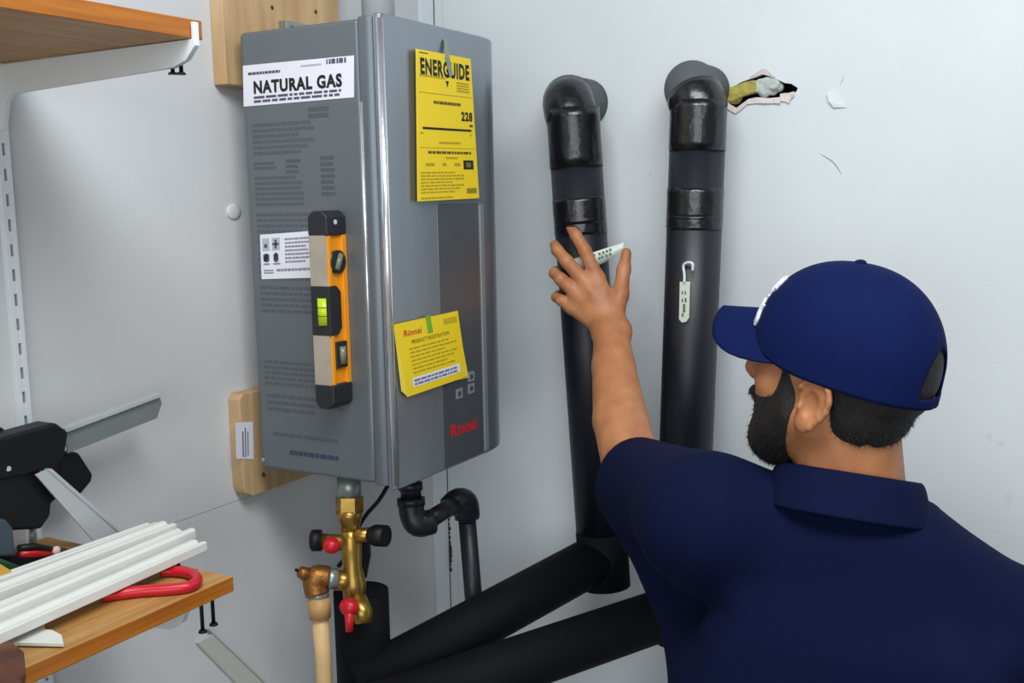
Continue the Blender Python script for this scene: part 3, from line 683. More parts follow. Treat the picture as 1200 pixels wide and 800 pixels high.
# ------------------------------------------------------------------ shelving on the left wall
SY = -0.961
std = thing('shelf_standard', 'white slotted metal upright screwed to the left wall', 'upright', (0, SY, 0.9))
box('channel_back', (0.0002, SY-0.006, 0.9), (0.002, SY+0.006, 2.35), mat('slot_dark', rgb(70, 76, 84), 0.6), std)
box('side_rail', (0.0002, SY-0.0085, 0.9), (0.009, SY-0.0022, 2.35), WHITE, std, bevel=0.0006)
box('side_rail', (0.0002, SY+0.0022, 0.9), (0.009, SY+0.0085, 2.35), WHITE, std, bevel=0.0006)
zs = 2.33
while zs > 0.93:
    box('web', (0.006, SY-0.0032, zs-0.016), (0.0088, SY+0.0032, zs), WHITE, std); zs -= 0.0305
def bracket(label, zt, ln, lip_h, dp=1.0):
    """top edge at zt"""
    o = thing('shelf_bracket', label, 'bracket', (0, SY, zt-0.07), 'white shelf brackets')
    pr_ = [(0.009, zt-0.001), (ln, zt+0.001), (ln, zt+lip_h), (ln+0.0045, zt+lip_h), (ln+0.0045, zt-0.006*dp), (ln-0.010, zt-0.020*dp), (ln-0.030, zt-0.026*dp), (0.033, zt-0.036*dp), (0.024, zt-0.045*dp), (0.014, zt-0.078*dp), (0.009, zt-0.078*dp)]
    prism('bracket_web', [(x, SY-0.0035, z) for x, z in pr_], (0, 0.007, 0), WHITE, o, bevel=0.0007)
    box('hook_tab', (0.0, SY-0.0028, zt-0.07), (0.010, SY+0.0028, zt-0.055), WHITE, o)
    return o
bracket('white metal bracket under the upper wooden shelf', 1.9795, 0.335, 0.018)
bracket('white metal bracket under the lower wooden shelf', 1.3715, 0.276, 0.0012, 2.1)
def shelf(label, z0, z1):
    o = thing('wooden_shelf', label, 'shelf', (0.17, -1.5, z0), 'wooden shelves')
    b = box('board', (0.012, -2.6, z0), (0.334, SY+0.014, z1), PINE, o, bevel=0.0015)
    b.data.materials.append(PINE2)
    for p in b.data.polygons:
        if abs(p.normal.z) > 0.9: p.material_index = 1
    return o
sh1 = shelf('upper varnished wooden shelf seen from below', 1.981, 2.001)
sh2 = shelf('lower varnished wooden shelf holding trim strips and tools', 1.373, 1.391)
def screw(root, p, top, ln):
    p = V(p); hd = p+V((0, 0, -ln))
    s = tube('screw', [V((p.x, p.y, top)), hd], 0.0022, SCREW, root, 10)
    tube('screw_head', [hd, hd-V((0, 0, 0.0025))], [0.0042, 0.0052], SCREW, s, 12)
screw(sh1, rw(201, 60, SY+0.006), 1.985, 0.022); screw(sh1, rw(211, 60, SY+0.004), 1.985, 0.022)
screw(sh2, rw(236, 712, SY-0.02), 1.38, 0.026); screw(sh2, rw(249, 708, SY+0.004), 1.38, 0.022)
o = tube('screw', [rw(209, 668, SY-0.004), rw(209, 656, SY-0.004)], 0.0022, SCREW, sh2, 10)

ZS = 1.3915
# pale slanting strip, darker along one edge, on the wall under the lower shelf
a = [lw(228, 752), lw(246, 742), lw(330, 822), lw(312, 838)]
o = thing('slanting_strip', 'white strip slanting down the wall under the lower shelf', 'raceway', lw(300, 800))
prism('strip_face', a, (0.006, 0, 0), mat('strip_white', rgb(200, 200, 192), 0.6), o, bevel=0.001)
tube('lower_edge', [lw(243, 738, 0.003), lw(330, 821, 0.003)], 0.0018, mat('strip_edge', rgb(120, 122, 120), 0.6), o, 8)

# white mouldings across the shelf, running past its end
def moulding(label, p_end, p_far, wdt, hgt, ridges):
    a = V(p_end); b = V(p_far); d = (b-a).normalized(); s = d.cross(V((0, 0, 1))).normalized(); u = V((0, 0, 1))
    prof = [(-0.5, 0), (0.5, 0), (0.5, 0.45), (0.36, 0.55), (0.3, 0.9), (0.05, 1.0), (-0.1, 0.62), (-0.22, 0.6), (-0.3, 0.95), (-0.5, 0.9)]
    if ridges == 2: prof = [(-0.5, 0), (0.5, 0), (0.5, 0.6), (0.42, 0.8), (0.2, 0.55), (-0.1, 0.6), (-0.25, 1.0), (-0.42, 1.0), (-0.5, 0.8)]
    bm = bmesh.new(); add_prism(bm, [a+s*(x*wdt)+u*(z*hgt) for x, z in prof], b-a)
    return tag(finish('trim_strip', bm, MOULD, None, bevel=0.0012), label, 'trim strip', 'white trim strips')
def sp(px, py, z): return plane_point(px, py, 'z', z)
moulding('white trim strip lying lowest and nearest the shelf\'s front edge', sp(232, 643, ZS+0.014), sp(-120, 800, ZS+0.012), 0.030, 0.012, 1)
moulding('second white trim strip up from the red clamp', sp(219, 629, ZS+0.018), sp(-120, 774, ZS+0.017), 0.030, 0.013, 2)
moulding('third white trim strip up from the red clamp', sp(196, 622, ZS+0.020), sp(-120, 745, ZS+0.018), 0.034, 0.013, 1)
moulding('white trim strip farthest back, beside the aluminium arm', sp(180, 621, ZS+0.016), sp(-120, 728, ZS+0.014), 0.022, 0.012, 2)
# red U clamp
tag(tube('red_clamp', curve_pts([sp(118, 699, ZS+0.0062), sp(160, 693, ZS+0.0062), sp(200, 690, ZS+0.0062), sp(222, 687, ZS+0.0062), sp(231, 680, ZS+0.0062), sp(224, 672, ZS+0.0062), sp(205, 669, ZS+0.0062), sp(188, 670, ZS+0.0062)], 6), 0.0062, RED, None, 14), 'red U-shaped clamp handle lying on the lower shelf', 'clamp')

# black tool with two flat aluminium arms
tl = thing('miter_tool', 'black angled tool with two flat aluminium arms on the lower shelf', 'tool', lw(40, 640, 0.10))
def tp_(pts, x, th, name, m, bev=0.003):
    return prism(name, [lw(px, py, x) for px, py in pts], (-th, 0, 0), m, tl, bevel=bev, seg=3)
bl = tp_([(76, 506), (187, 464), (190, 472), (184, 490), (80, 531)], 0.080, 0.003, 'long_arm', ALUD, 0.0005)
tp_([(76, 502), (187, 461), (189, 465), (77, 507)], 0.086, 0.012, 'arm_flange', ALU, 0.0005)
tp_([(-40, 524), (66, 495), (81, 506), (77, 534), (60, 550), (-40, 570)], 0.105, 0.034, 'upper_body', BLACKP, 0.004)
tp_([(70, 528), (93, 530), (110, 556), (108, 564), (95, 580), (70, 578)], 0.068, 0.03, 'hinge_block', BLACKP, 0.004)
tp_([(-40, 552), (46, 548), (70, 582), (61, 590), (60, 604), (49, 620), (-40, 624)], 0.098, 0.03, 'lower_body', BLACKP, 0.004)
tp_([(42, 556), (58, 549), (141, 622), (110, 634)], 0.112, 0.003, 'short_arm', ALU, 0.0005)
tp_([(56, 550), (61, 549), (143, 621), (140, 624)], 0.114, 0.008, 'arm_flange', ALU, 0.0005)
tp_([(-20, 500), (3, 500), (14, 511), (-20, 520)], 0.075, 0.02, 'end_knob', BLACKP, 0.003)
tube('pivot_screw', [lw(10, 549, 0.106), lw(10, 549, 0.104)], 0.003, ZINC, tl, 12)
tube('foot', [lw(38, 615, 0.08), lw(38, 642, 0.08)], 0.004, ZINC, tl, 10)
# small clutter behind the strips
pz = thing('pliers', 'small red-handled pliers behind the white strips', 'pliers', lw(40, 655, 0.1))
for d in (0, 7):
    tube('handle', [lw(22, 642+d, 0.11), lw(40, 641+d, 0.11), lw(60, 643+d*0.8, 0.11)], [0.004, 0.0052, 0.003], RED if d else BLACKP, pz, 12)
ball('pivot', lw(66, 645, 0.112), 0.004, 0.0055, 0.0055, mat('pivot_pink', rgb(226, 196, 196), 0.4), pz, 14)
tube('jaw', [lw(70, 645, 0.11), lw(86, 646, 0.11)], [0.004, 0.0015], SCREW, pz, 10)
prism('handle_grip', [lw(*p, 0.112) for p in ((-10, 650), (45, 648), (72, 651), (48, 660), (10, 672), (-10, 672))], (-0.02, 0, 0), BLACKP, pz, bevel=0.002)
o = tag(prism('tool_case', [lw(*p, 0.125) for p in ((-40, 608), (8, 608), (16, 618), (20, 652), (-40, 655))], (-0.035, 0, 0), mat('slate_plastic', rgb(58, 70, 80), 0.5), None, bevel=0.004, seg=3), 'slate grey plastic tool case at the left end of the lower shelf', 'case')
o = tag(prism('utility_knife', [lw(*p, 0.135) for p in ((-30, 652), (4, 655), (26, 664), (30, 671), (6, 676), (-30, 684))], (-0.012, 0, 0), mat('dark_green', rgb(22, 74, 44), 0.45), None, bevel=0.003, seg=3), 'dark green knife handle tucked behind the white strips', 'knife')
o = tag(prism('wood_offcut', [lw(*p, 0.15) for p in ((-40, 660), (0, 660), (20, 672), (16, 686), (-40, 716))], (-0.012, 0, 0), mat('yellow_wood', rgb(212, 164, 70), 0.6, var=0.1), None, bevel=0.002), 'yellowish wood offcut at the left edge behind the strips', 'offcut')
# torn white sheet and brown block near the shelf front
pts = [sp(-60, 776, ZS+0.001), sp(-60, 738, ZS+0.001), sp(20, 738, ZS+0.001), sp(40, 732, ZS+0.001), sp(52, 733, ZS+0.001), sp(53, 741, ZS+0.001), sp(62, 742, ZS+0.001), sp(73, 748, ZS+0.001), sp(75, 758, ZS+0.001), sp(20, 757, ZS+0.001)]
tag(prism('plaster_scrap', pts, (0, 0, 0.004), MOULD, None, bevel=0.0008), 'torn white scrap with ragged edge on the lower shelf front', 'scrap')
pts = [sp(-60, 815, ZS+0.001), sp(-60, 778, ZS+0.001), sp(-5, 762, ZS+0.001), sp(16, 764, ZS+0.001), sp(29, 775, ZS+0.001), sp(31, 800, ZS+0.001), sp(20, 830, ZS+0.001)]
tag(prism('brown_block', pts, (0, 0, 0.012), mat('dark_brown', rgb(104, 62, 40), 0.6, dark=rgb(60, 30, 22), vscale=25), None, bevel=0.004, seg=3), 'dark brown rounded block at the lower shelf\'s front left', 'block')

# ------------------------------------------------------------------ the man
def skin_mat():
    m = mat('skin', rgb(190, 130, 86), 0.5, vscale=30, dark=rgb(172, 111, 72), bump=0.12, bscale=220)
    b = m.node_tree.nodes['Principled BSDF']; b.inputs['Subsurface Weight'].default_value = 0.12
    b.inputs['Subsurface Radius'].default_value = (0.01, 0.004, 0.002); b.inputs['Subsurface Scale'].default_value = 0.5
    return m
SKIN = skin_mat()
NAVY = mat('navy_pique', rgb(8, 18, 52), 0.85, var=0.14, vscale=7, bump=0.25, bscale=420, spec=0.12)
NAVYCAP = mat('navy_twill', rgb(9, 25, 74), 0.8, var=0.1, vscale=9, bump=0.15, bscale=500, spec=0.12)
HAIR = mat('dark_hair', rgb(30, 26, 25), 0.65, var=0.4, vscale=120, bump=0.5, bscale=500)
zv = np.array([0, 0, 1.0]); rh = np.array([math.cos(YAW), math.sin(YAW), 0]); bh = np.array([-math.sin(YAW), math.cos(YAW), 0])
TH, PI_ = math.radians(43), math.radians(8)
F0 = -rh*math.cos(TH)+bh*math.sin(TH)
HF = F0*math.cos(PI_)+zv*math.sin(PI_); HU = zv*math.cos(PI_)-F0*math.sin(PI_); HL = np.cross(HU, HF)
HR = np.stack([HF, HL, HU], 1)
H0 = np.array(at(981, 433, 1.25))
HS = 0.955
def hp(f, l, u): return H0+(HF*f+HL*l+HU*u)*HS
NB = np.array(at(1000, 578, 1.275))
LSH = np.array(at(828, 606, 1.31)); RSH = np.array(at(1224, 760, 1.23)); LEL = np.array(at(744, 560, 1.565))
xr = (RSH-LSH); xr[2] = 0; xr /= np.linalg.norm(xr); yr = np.array([-xr[1], xr[0], 0])   # yr = where the chest faces
REL = RSH+xr*0.06+yr*0.03-zv*0.27; RWR = REL+yr*0.20-xr*0.06-zv*0.10
foot = np.array([0.965, -0.53, 0.0])
man = thing('person', 'man in navy polo shirt and navy cap reaching up to an insulated pipe', 'person', foot)

def hand(fd, W, mcp, fingers, thumb, side):
    for m_, c in zip(mcp, side): fd.cone(c, m_, 0.0165, 0.0125, 0.010)
    for a, b in zip(mcp[:-1], mcp[1:]): fd.cone(a, b, 0.0118, 0.0118, 0.008)
    for pts, rad in fingers: fd.chain(pts, rad, 0.004)
    fd.chain(thumb[0], thumb[1], 0.007)

sk = Field((0.335, -0.72, 0.93), (1.30, -0.09, 1.76), 0.0027)
# torso core, shoulders, arms
sk.loft([(0.95, .965, -.53, .15, .09), (1.22, .96, -.535, .17, .10), (1.33, .955, -.53, .15, .09), (1.40, .945, -.52, .08, .065)], xr, 0.03)
sk.cone(NB-zv*0.03, LSH, 0.05, 0.05, 0.04); sk.cone(NB-zv*0.03, RSH, 0.05, 0.05, 0.04)
sk.cone(LSH, LEL, 0.052, 0.044, 0.02); sk.cone(RSH, REL, 0.05, 0.042, 0.02)
WR = np.array(at(716, 388, 1.760)); FM = np.array(at(727, 492, 1.64))
sk.chain([LEL, FM, np.array(at(719, 430, 1.713)), WR], [0.0450, 0.0425, 0.035, 0.0285], 0.005)
sk.cone(at(709, 388, 1.762), at(724, 388, 1.758), 0.0235, 0.0235, 0.012)
P = lambda l: [np.array(at(*q)) for q in l]
mcp = P([(700, 326, 1.787), (686, 331, 1.785), (676, 344, 1.790), (670, 359, 1.797)])
side = P([(722, 378, 1.765), (716, 380, 1.765), (711, 382, 1.768), (707, 384, 1.772)])
fing = [(P([(700, 326, 1.787), (685, 293, 1.787), (675, 276, 1.797), (669, 267, 1.805)]), [0.0127, 0.0110, 0.0099, 0.0084]),
        (P([(686, 331, 1.785), (664, 306, 1.783), (653, 293, 1.797), (650, 287, 1.812)]), [0.0130, 0.0112, 0.0101, 0.0088]),
        (P([(676, 344, 1.790), (657, 327, 1.788), (650, 320, 1.805), (651, 317, 1.823)]), [0.0127, 0.0108, 0.0097, 0.0086]),
        (P([(670, 359, 1.797), (658, 352, 1.797), (652, 348, 1.812), (654, 345, 1.827)]), [0.0116, 0.0097, 0.0088, 0.0077])]
thumb = (P([(719, 372, 1.768), (727, 345, 1.779), (731, 316, 1.790), (734, 296, 1.797)]), [0.0175, 0.0138, 0.0112, 0.0086])
hand(sk, WR, mcp, fing, thumb, side)
sk.ell(at(697, 352, 1.787), (0.022, 0.014, 0.026), k=0.014)
# right arm, relaxed at his side
sk.chain([REL, (REL+RWR)/2, RWR], [0.042, 0.038, 0.027], 0.02)
d = (RWR-REL)/np.linalg.norm(RWR-REL); pal = RWR+d*0.055
rm = [RWR+d*0.095+xr*s for s in (-0.03, -0.01, 0.01, 0.029)]
rf = [([m_, m_+d*0.04-zv*0.008, m_+d*0.06-zv*0.025, m_+d*0.063-zv*0.043], [0.011, 0.0095, 0.0088, 0.0075]) for m_ in rm]
rt_ = ([RWR+d*0.02-xr*0.02, RWR+d*0.06-xr*0.045-zv*0.01, RWR+d*0.085-xr*0.05-zv*0.025], [0.016, 0.012, 0.009])
hand(sk, RWR, rm, rf, rt_, [RWR+d*0.01+xr*s for s in (-0.015, -0.005, 0.005, 0.015)])
# neck and head
sk.cone(NB-zv*0.03, hp(-0.022, 0, -0.045), 0.064, 0.056, 0.02)
sk.cone(NB+bh*0.0-zv*0.02-rh*0.045, hp(-0.02, 0.045, -0.05), 0.022, 0.016, 0.025)
sk.ell(hp(-0.010, 0, 0.032), (0.098, 0.075, 0.090), HR, 0.02)
sk.ell(hp(0.036, 0, -0.035), (0.060, 0.061, 0.080), HR, 0.03)
for s in (1, -1):
    sk.cone(hp(0.005, s*0.056, -0.055), hp(0.062, s*0.020, -0.098), 0.020, 0.019, 0.02)
    sk.ell(hp(0.058, s*0.036, -0.022), (0.026, 0.024, 0.022), HR, 0.012)
    sk.ell(hp(0.088, s*0.032, 0.008), (0.012, 0.016, 0.010), HR, 0.006, 'sub')
    ER = np.stack([HF*0.96-HU*0.28*0-HL*0.30*s*0.6+HF*0, HL*s, HU], 1)
    e = hp(-0.015, s*0.081, -0.030); ax = HF*0.45*0.5+HU
    a = HF*math.cos(0.05)-HL*s*math.sin(0.05); a = a/np.linalg.norm(a)
    up = HU*math.cos(0.12)-HF*math.sin(0.12); up = up/np.linalg.norm(up); out = np.cross(up, a) ; out = out*np.sign(out@(HL*s)); a = a-up*(a@up); a /= np.linalg.norm(a); out = np.cross(up, a); out = out*np.sign(out@(HL*s))
    EM = np.stack([a, out, up], 1)
    sk.ell(e+up*0.008, (0.0205, 0.0060, 0.0260), EM, 0.006)
    sk.ell(e-up*0.021+a*0.006, (0.0115, 0.0060, 0.0150), EM, 0.006)
    sk.ell(e+out*0.0075+up*0.002+a*0.003, (0.0115, 0.0085, 0.0165), EM, 0.001, 'sub')
    hx = [e+a*(0.0195*math.cos(q_))+up*(0.008+0.026*math.sin(q_))+out*0.0050 for q_ in [math.radians(v_) for v_ in (20, 50, 80, 110, 140, 170, 200, 225)]]+[e-up*0.026-a*0.004+out*0.003]
    for p_, n_ in zip(hx[:-1], hx[1:]): sk.cone(p_, n_, 0.0036, 0.0036, 0.002)
    sk.ell(e+out*0.0035+a*0.0150-up*0.006, (0.0040, 0.0045, 0.006), EM, 0.003)
sk.cone(hp(0.088, 0, 0.018), hp(0.112, 0, -0.022), 0.0085, 0.0125, 0.012)
for s in (1, -1): sk.ell(hp(0.102, s*0.012, -0.027), (0.011, 0.008, 0.008), HR, 0.006)
sk.ell(hp(0.076, 0, 0.028), (0.022, 0.050, 0.014), HR, 0.014)
sk.ell(hp(0.090, 0, -0.058), (0.014, 0.025, 0.008), HR, 0.006); sk.ell(hp(0.088, 0, -0.071), (0.013, 0.022, 0.008), HR, 0.005)
sk.ell(hp(0.066, 0, -0.100), (0.026, 0.026, 0.020), HR, 0.015)
body = link('body', sk.mesh('body'), SKIN, man); del sk
for s in (1, -1):
    e = ball('eye', hp(0.0795, s*0.032, 0.006), 0.0115, 0.0115, 0.0115, mat('eye_white', rgb(230, 226, 220), 0.2), man, 16)
    ball('iris', hp(0.0885, s*0.032, 0.006), 0.004, 0.004, 0.004, mat('iris_brown', rgb(50, 32, 20), 0.2), e, 12)

def local_cut(fd, fn):
    def g(X, Y, Z):
        X = X-H0[0]; Y = Y-H0[1]; Z = Z-H0[2]
        f = X*HF[0]+Y*HF[1]+Z*HF[2]; l = X*HL[0]+Y*HL[1]+Z*HL[2]; u = X*HU[0]+Y*HU[1]+Z*HU[2]
        return fn(f, l, u)
    fd.cut(g)
# beard
bd = Field(H0-0.15, H0+0.15, 0.003)
bd.ell(hp(0.034, 0, -0.046), (0.0605, 0.0635, 0.082), HR, 0.02)
for s in (1, -1):
    bd.cone(hp(0.008, s*0.057, -0.055), hp(0.064, s*0.022, -0.098), 0.0215, 0.0245, 0.02)
    bd.cone(hp(0.030, s*0.0605, 0.008), hp(0.026, s*0.0585, -0.05), 0.0115, 0.016, 0.01)
bd.ell(hp(0.064, 0, -0.108), (0.032, 0.036, 0.030), HR, 0.02)
bd.ell(hp(0.094, 0, -0.048), (0.014, 0.032, 0.008), HR, 0.006)
rj = random.Random(5)
local_cut(bd, lambda f, l, u: np.minimum(np.minimum(u-(-0.030-0.22*np.abs(f-0.070)-0.003*np.sin(160*f+190*l)), np.abs(f-0.034)-0.024+0.3*np.maximum(u-0.0, 0)), 9))
local_cut(bd, lambda f, l, u: -(f-0.014+0.25*(u+0.05)))
beard = link('beard', bd.mesh('beard', 2), HAIR, man)
# hair
hr = Field(H0-0.15, H0+0.15, 0.003)
hr.ell(hp(-0.010, 0, 0.032), (0.0995, 0.0795, 0.0945), HR, 0.01)
hr.ell(hp(-0.036, 0, -0.036), (0.0590, 0.0635, 0.058), HR, 0.03)
local_cut(hr, lambda f, l, u: np.maximum(-(u+0.074-0.10*np.abs(l)+0.002*np.sin(320*l)+0.002*np.sin(410*f)), f+0.030-0.42*np.maximum(u+0.012, 0)*2.2))
hair = link('hair', hr.mesh('hair'), HAIR, man)

# short strands along the beard and the nape
def strands(parent, name, n, ln, seed, keep):
    me = parent.data; rs_ = np.random.RandomState(seed)
    co = np.zeros(len(me.vertices)*3, np.float32); me.vertices.foreach_get('co', co); co = co.reshape(-1, 3)
    no = np.zeros(len(me.vertices)*3, np.float32); me.vertices.foreach_get('normal', no); no = no.reshape(-1, 3)
    idx = rs_.choice(len(co), n); p = co[idx]; nn = no[idx]
    loc = (p-H0)@HR; ok = keep(loc[:, 0], loc[:, 1], loc[:, 2]); p = p[ok]; nn = nn[ok]; m_ = len(p)
    dr = nn*0.45+rs_.normal(0, 0.35, (m_, 3))-zv*0.9; dr /= np.linalg.norm(dr, axis=1)[:, None]
    sd_ = np.cross(dr, nn); sd_ /= np.linalg.norm(sd_, axis=1)[:, None]+1e-9; s2 = np.cross(dr, sd_)
    L_ = ln*rs_.uniform(0.5, 1.2, (m_, 1)); b_ = p-nn*0.001; r_ = 0.00045
    vt = np.stack([b_+sd_*r_, b_-sd_*r_*0.5+s2*r_*0.87, b_-sd_*r_*0.5-s2*r_*0.87, b_+dr*L_], 1).reshape(-1, 3)
    k_ = np.arange(m_)*4; fc_ = np.concatenate([np.stack([k_, k_+1, k_+3], 1), np.stack([k_+1, k_+2, k_+3], 1), np.stack([k_+2, k_, k_+3], 1)])
    sm_ = bpy.data.meshes.new(name); sm_.from_pydata(vt.tolist(), [], fc_.tolist()); sm_.update()
    o_ = link(name, sm_, HAIR, parent); o_['kind'] = 'stuff'
strands(beard, 'beard_strands', 5200, 0.007, 2, lambda f, l, u: u < 0.03)
strands(hair, 'hair_strands', 9000, 0.006, 3, lambda f, l, u: u < -0.015)

# cap
CC = (-0.008, 0, 0.022); CR = (0.118, 0.093, 0.113)
def rim(f): return 0.001+0.10*f+0.016*max(0, f/0.1)**2-0.004*max(0, -f/0.1)**2
def crown(a, t):
    """a: azimuth from the front, t: 0 rim .. 1 top"""
    ca, sa = math.cos(a), math.sin(a)
    f = CC[0]+CR[0]*ca; u0 = rim(f*1.0)-CC[2]
    s0 = math.asin(max(-0.95, min(0.95, u0/CR[2]))); el = s0+(math.pi/2-s0)*t
    ce = max(math.cos(el), 0)**0.88
    if el < 0: ce = 1-0.25*(1-math.cos(el))
    seam = 1-0.006*math.exp(-((((a/(math.pi/3)) % 1)-0.5)/0.05)**2*0.0)*0
    k = abs(((a/(math.pi/3)+0.5) % 1)-0.5); groove = 1-0.010*math.exp(-(k/0.03)**2)*math.cos(el)
    return hp(CC[0]+CR[0]*ca*ce*groove, CR[1]*sa*ce*groove, CC[2]+CR[2]*math.sin(el))
NA, NT = 192, 48
def opening(i, j):
    a = 2*math.pi*(i+0.5)/NA; d = (a-math.pi)*0.11; hgt = (j+0.5)/NT*0.17
    return hgt > 0.012 and (d/0.040)**2+((hgt-0.012)/0.044)**2 < 1
bm = bmesh.new(); g = [[None]*NA for _ in range(NT+1)]
for j in range(NT):
    for i in range(NA):
        a, t = 2*math.pi*i/NA, j/NT
        nb = [opening((i+di) % NA, j+dj) for di in (-1, 0) for dj in (-1, 0)]
        if any(nb) and not all(nb):
            d, hg = (a-math.pi)*0.11, t*0.17
            if hg > 0.0135:
                e = math.sqrt((d/0.040)**2+((hg-0.012)/0.044)**2)+1e-6; a = math.pi+d/e/0.11; t = (0.012+(hg-0.012)/e)/0.17
        g[j][i] = bm.verts.new(V(crown(a, t)))
topv = bm.verts.new(V(crown(0, 1.0)))
for j in range(NT-1):
    for i in range(NA):
        if opening(i, j): continue
        bm.faces.new([g[j][i], g[j][(i+1) % NA], g[j+1][(i+1) % NA], g[j+1][i]])
for i in range(NA): bm.faces.new([g[NT-1][i], g[NT-1][(i+1) % NA], topv])
cap = finish('cap', bm, NAVYCAP, man, smooth=True); plabel(cap, 'navy baseball cap')
md = cap.modifiers.new('s', 'SOLIDIFY'); md.thickness = 0.0025; md.offset = -1
tf = Field(H0-0.16, H0+0.16, 0.003)
tf.ell(hp(*CC), np.array(CR)*HS*0.972, HR, 0)
local_cut(tf, lambda f, l, u: np.maximum(np.maximum(f+0.055, np.abs(l)-0.052), np.maximum(u-0.066, -0.03-u)))
link('hair_tuft', tf.mesh('hair_tuft'), HAIR, man)
ball('button', crown(0, 1.0), 0.007, 0.007, 0.004, NAVYCAP, cap, 14)
bm = bmesh.new(); NS, NW = 30, 10; gg = []
for i in range(NS+1):
    s = -1+2*i/NS; l = 0.080*s; row = []
    rt0 = CC[0]+CR[0]*math.sqrt(max(0, 1-(l/CR[1])**2))
    rt0 -= 0.010
    ln = 0.070*(1-abs(s)**5.5)
    for k in range(NW+1):
        t = k/NW; f = rt0+ln*t; t = t*ln/0.070
        u = (0.056*(1-t)+0.046*t)-(0.048*(1-t)*abs(s)**1.7+0.070*t*abs(s)**1.35)
        row.append(bm.verts.new(V(hp(f, l*(1+0.03*t), u))))
    gg.append(row)
for i in range(NS):
    for k in range(NW): bm.faces.new([gg[i][k], gg[i+1][k], gg[i+1][k+1], gg[i][k+1]])
bmesh.ops.remove_doubles(bm, verts=bm.verts[:], dist=0.00002)
bl = finish('bill', bm, NAVYCAP, cap, smooth=True); md = bl.modifiers.new('s', 'SOLIDIFY'); md.thickness = 0.004; md.offset = 0
# white embroidery on the cap front: an oval ring with lettering strokes
EMB = mat('white_thread', rgb(226, 230, 236), 0.8, bump=0.4, bscale=600)
def cs(a, t, o=0.0018):
    p = crown(a, t); n_ = p-hp(*CC); return V(p+n_/np.linalg.norm(n_)*o)
for st_ in ([(0.28, 0.36), (0.20, 0.44), (0.08, 0.47), (-0.1, 0.46)], [(0.36, 0.37), (0.40, 0.44), (0.33, 0.50), (0.22, 0.49)], [(0.43, 0.40), (0.34, 0.43), (0.28, 0.47)],
            [(0.30, 0.10), (0.36, 0.16), (0.34, 0.24), (0.26, 0.28)], [(0.40, 0.10), (0.44, 0.15), (0.40, 0.21), (0.42, 0.26)], [(0.22, 0.14), (0.18, 0.2), (0.2, 0.26)], [(0.05, 0.14), (0.02, 0.22), (0.05, 0.28)], [(-0.12, 0.13), (-0.1, 0.25)], [(-0.3, 0.13), (-0.26, 0.2), (-0.3, 0.26)]):
    tube('embroidery', curve_pts([cs(a+0.12, t) for a, t in st_], 5), 0.0021, EMB, cap, 8)

# polo shirt
sh = Field((0.50, -0.76, 0.84), (1.36, -0.25, 1.52), 0.005)
sh.loft([(0.86, .960, -.525, .200, .125), (0.98, .940, -.53, .215, .122), (1.10, .932, -.535, .226, .125), (1.22, .942, -.535, .216, .128), (1.30, .957, -.53, .190, .120), (1.36, .952, -.525, .145, .100), (1.41, .945, -.52, .10, .085), (1.435, .94, -.515, .078, .072)], xr, 0.03)
sh.cone(NB-zv*0.045-yr*0.01, LSH-zv*0.012, 0.056, 0.074, 0.05); sh.cone(NB-zv*0.05-yr*0.01, RSH-zv*0.0, 0.054, 0.070, 0.05)
sd = (LEL-LSH)/np.linalg.norm(LEL-LSH); SE = LSH+sd*(np.linalg.norm(LEL-LSH)-0.020)
sh.cone(LSH, SE, 0.080, 0.062, 0.04)
sh.cone(SE-sd*0.02-zv*0.022, np.array([0.782, -0.54, 1.19]), 0.052, 0.055, 0.05)
rsd = (REL-RSH)/np.linalg.norm(REL-RSH); SR = RSH+rsd*0.20
sh.cone(RSH, SR, 0.074, 0.064, 0.04)
# shoulder blades and soft folds
for c_, r_ in ((np.array([1.05, -0.63, 1.24]), (0.06, 0.025, 0.075)), (np.array([0.87, -0.625, 1.25]), (0.06, 0.025, 0.07))): sh.ell(c_, r_, None, 0.05)
for a_, b_ in (((0.80, -0.60, 1.36), (0.93, -0.64, 1.22)), ((0.79, -0.60, 1.28), (0.90, -0.645, 1.13)), ((1.10, -0.58, 1.30), (1.00, -0.655, 1.18)), ((0.84, -0.63, 1.12), (1.02, -0.655, 1.05))):
    sh.cone(a_, b_, 0.012, 0.010, 0.03)
# trim the sleeve ends flat
def endcut(c0_, d_, far):
    def g(X, Y, Z):
        s = (X-c0_[0])*d_[0]+(Y-c0_[1])*d_[1]+(Z-c0_[2])*d_[2]
        rr_ = np.sqrt(np.maximum((X-c0_[0])**2+(Y-c0_[1])**2+(Z-c0_[2])**2-s*s, 0))
        return np.where(rr_ < far, s, -1)
    return g
sh.cut(endcut(SE+sd*0.004, sd, 0.16)); sh.cut(endcut(SR, rsd, 0.12))
polo = link('polo_shirt', sh.mesh('polo_shirt', 2), NAVY, man); plabel(polo, 'navy short-sleeved polo shirt'); del sh
# sleeve hem bands
for c_, d_, r_ in ((SE, sd, 0.0635), (SR, rsd, 0.0655)):
    tube('sleeve_hem', [V(c_-d_*0.016), V(c_+d_*0.0045)], r_, NAVY, polo, 32)
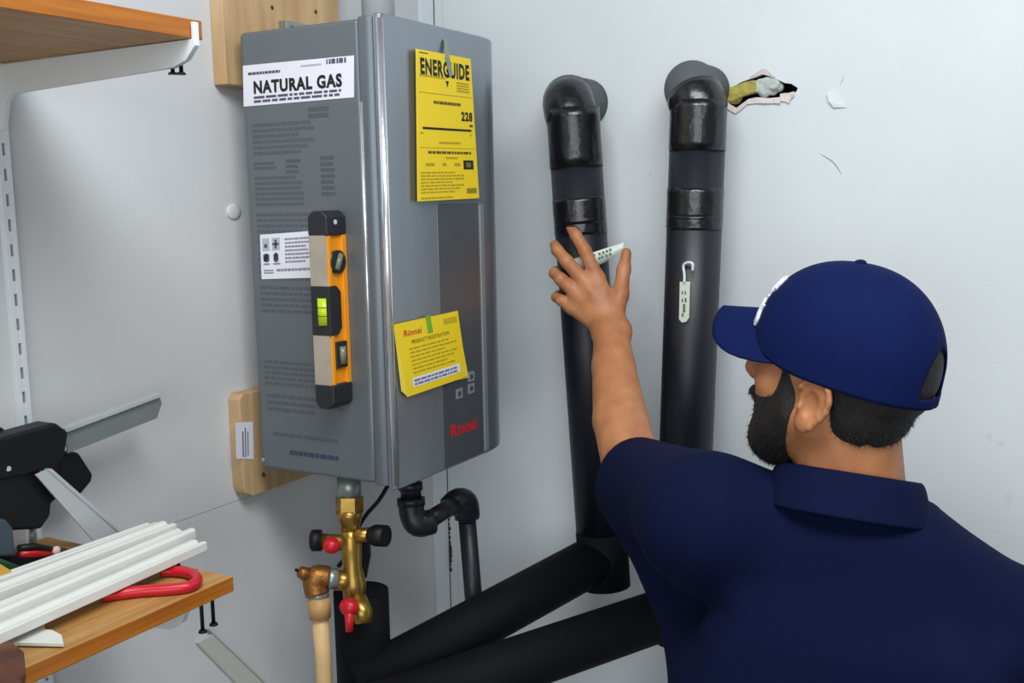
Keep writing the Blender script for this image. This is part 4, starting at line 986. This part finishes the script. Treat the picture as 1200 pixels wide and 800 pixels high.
# collar
cn = zv*0.96+rh*0.17+bh*0.20; cn /= np.linalg.norm(cn)
cx = xr-cn*(xr@cn); cx /= np.linalg.norm(cx); cy = np.cross(cn, cx)
CB = np.array(at(993, 572, 1.268))
bm = bmesh.new(); NC = 64; prof = [(0.069, 0.062, 0.006), (0.074, 0.067, 0.017), (0.080, 0.073, 0.021), (0.086, 0.079, 0.017), (0.091, 0.085, 0.002), (0.096, 0.090, -0.016), (0.101, 0.096, -0.032)]
rows = []
for (a_, b_, h_) in prof:
    row = []
    for i in range(NC):
        t = math.radians(100)+math.radians(340)*i/(NC-1)   # gap at the throat
        drop = -0.014*max(0, math.sin(t))**2
        p = CB+cx*(a_*math.cos(t))+cy*(b_*math.sin(t))+cn*(h_+drop)
        row.append(bm.verts.new(V(p)))
    rows.append(row)
for ra, rb in zip(rows[:-1], rows[1:]):
    for i in range(NC-1): bm.faces.new([ra[i], ra[i+1], rb[i+1], rb[i]])
co = finish('collar', bm, NAVY, polo, smooth=True); md = co.modifiers.new('s', 'SOLIDIFY'); md.thickness = 0.003
co.modifiers.new('sub', 'SUBSURF').levels = 1
# trousers and shoes
tr = Field((0.74, -0.72, 0.02), (1.22, -0.33, 1.0), 0.009)
tr.loft([(0.80, .97, -.53, .172, .118), (0.96, .972, -.527, .17, .108)], xr, 0.03)
for s in (-1, 1):
    hip = foot+xr*(s*0.088)+zv*0.82; kn = foot+xr*(s*0.105)+yr*0.03+zv*0.47; an = foot+xr*(s*0.12)-yr*0.01+zv*0.07
    tr.cone(hip, kn, 0.092, 0.066, 0.03); tr.cone(kn, an, 0.066, 0.054, 0.02)
link('trousers', tr.mesh('trousers', 2), mat('dark_trousers', rgb(40, 42, 50), 0.85, var=0.15), man)
for s in (-1, 1):
    an = foot+xr*(s*0.12)-yr*0.01
    shf = Field(an+np.array([-0.2, -0.2, 0.0]), an+np.array([0.2, 0.28, 0.14]), 0.007)
    shf.cone(an+zv*0.075, an+zv*0.05, 0.05, 0.045, 0.02); shf.cone(an-yr*0.02+zv*0.042, an+yr*0.17+zv*0.034, 0.038, 0.032, 0.03)
    shf.cut(lambda X, Y, Z: 0.006-Z)
    link('shoe', shf.mesh('shoe'), mat('black_shoe', rgb(30, 30, 32), 0.5), man)
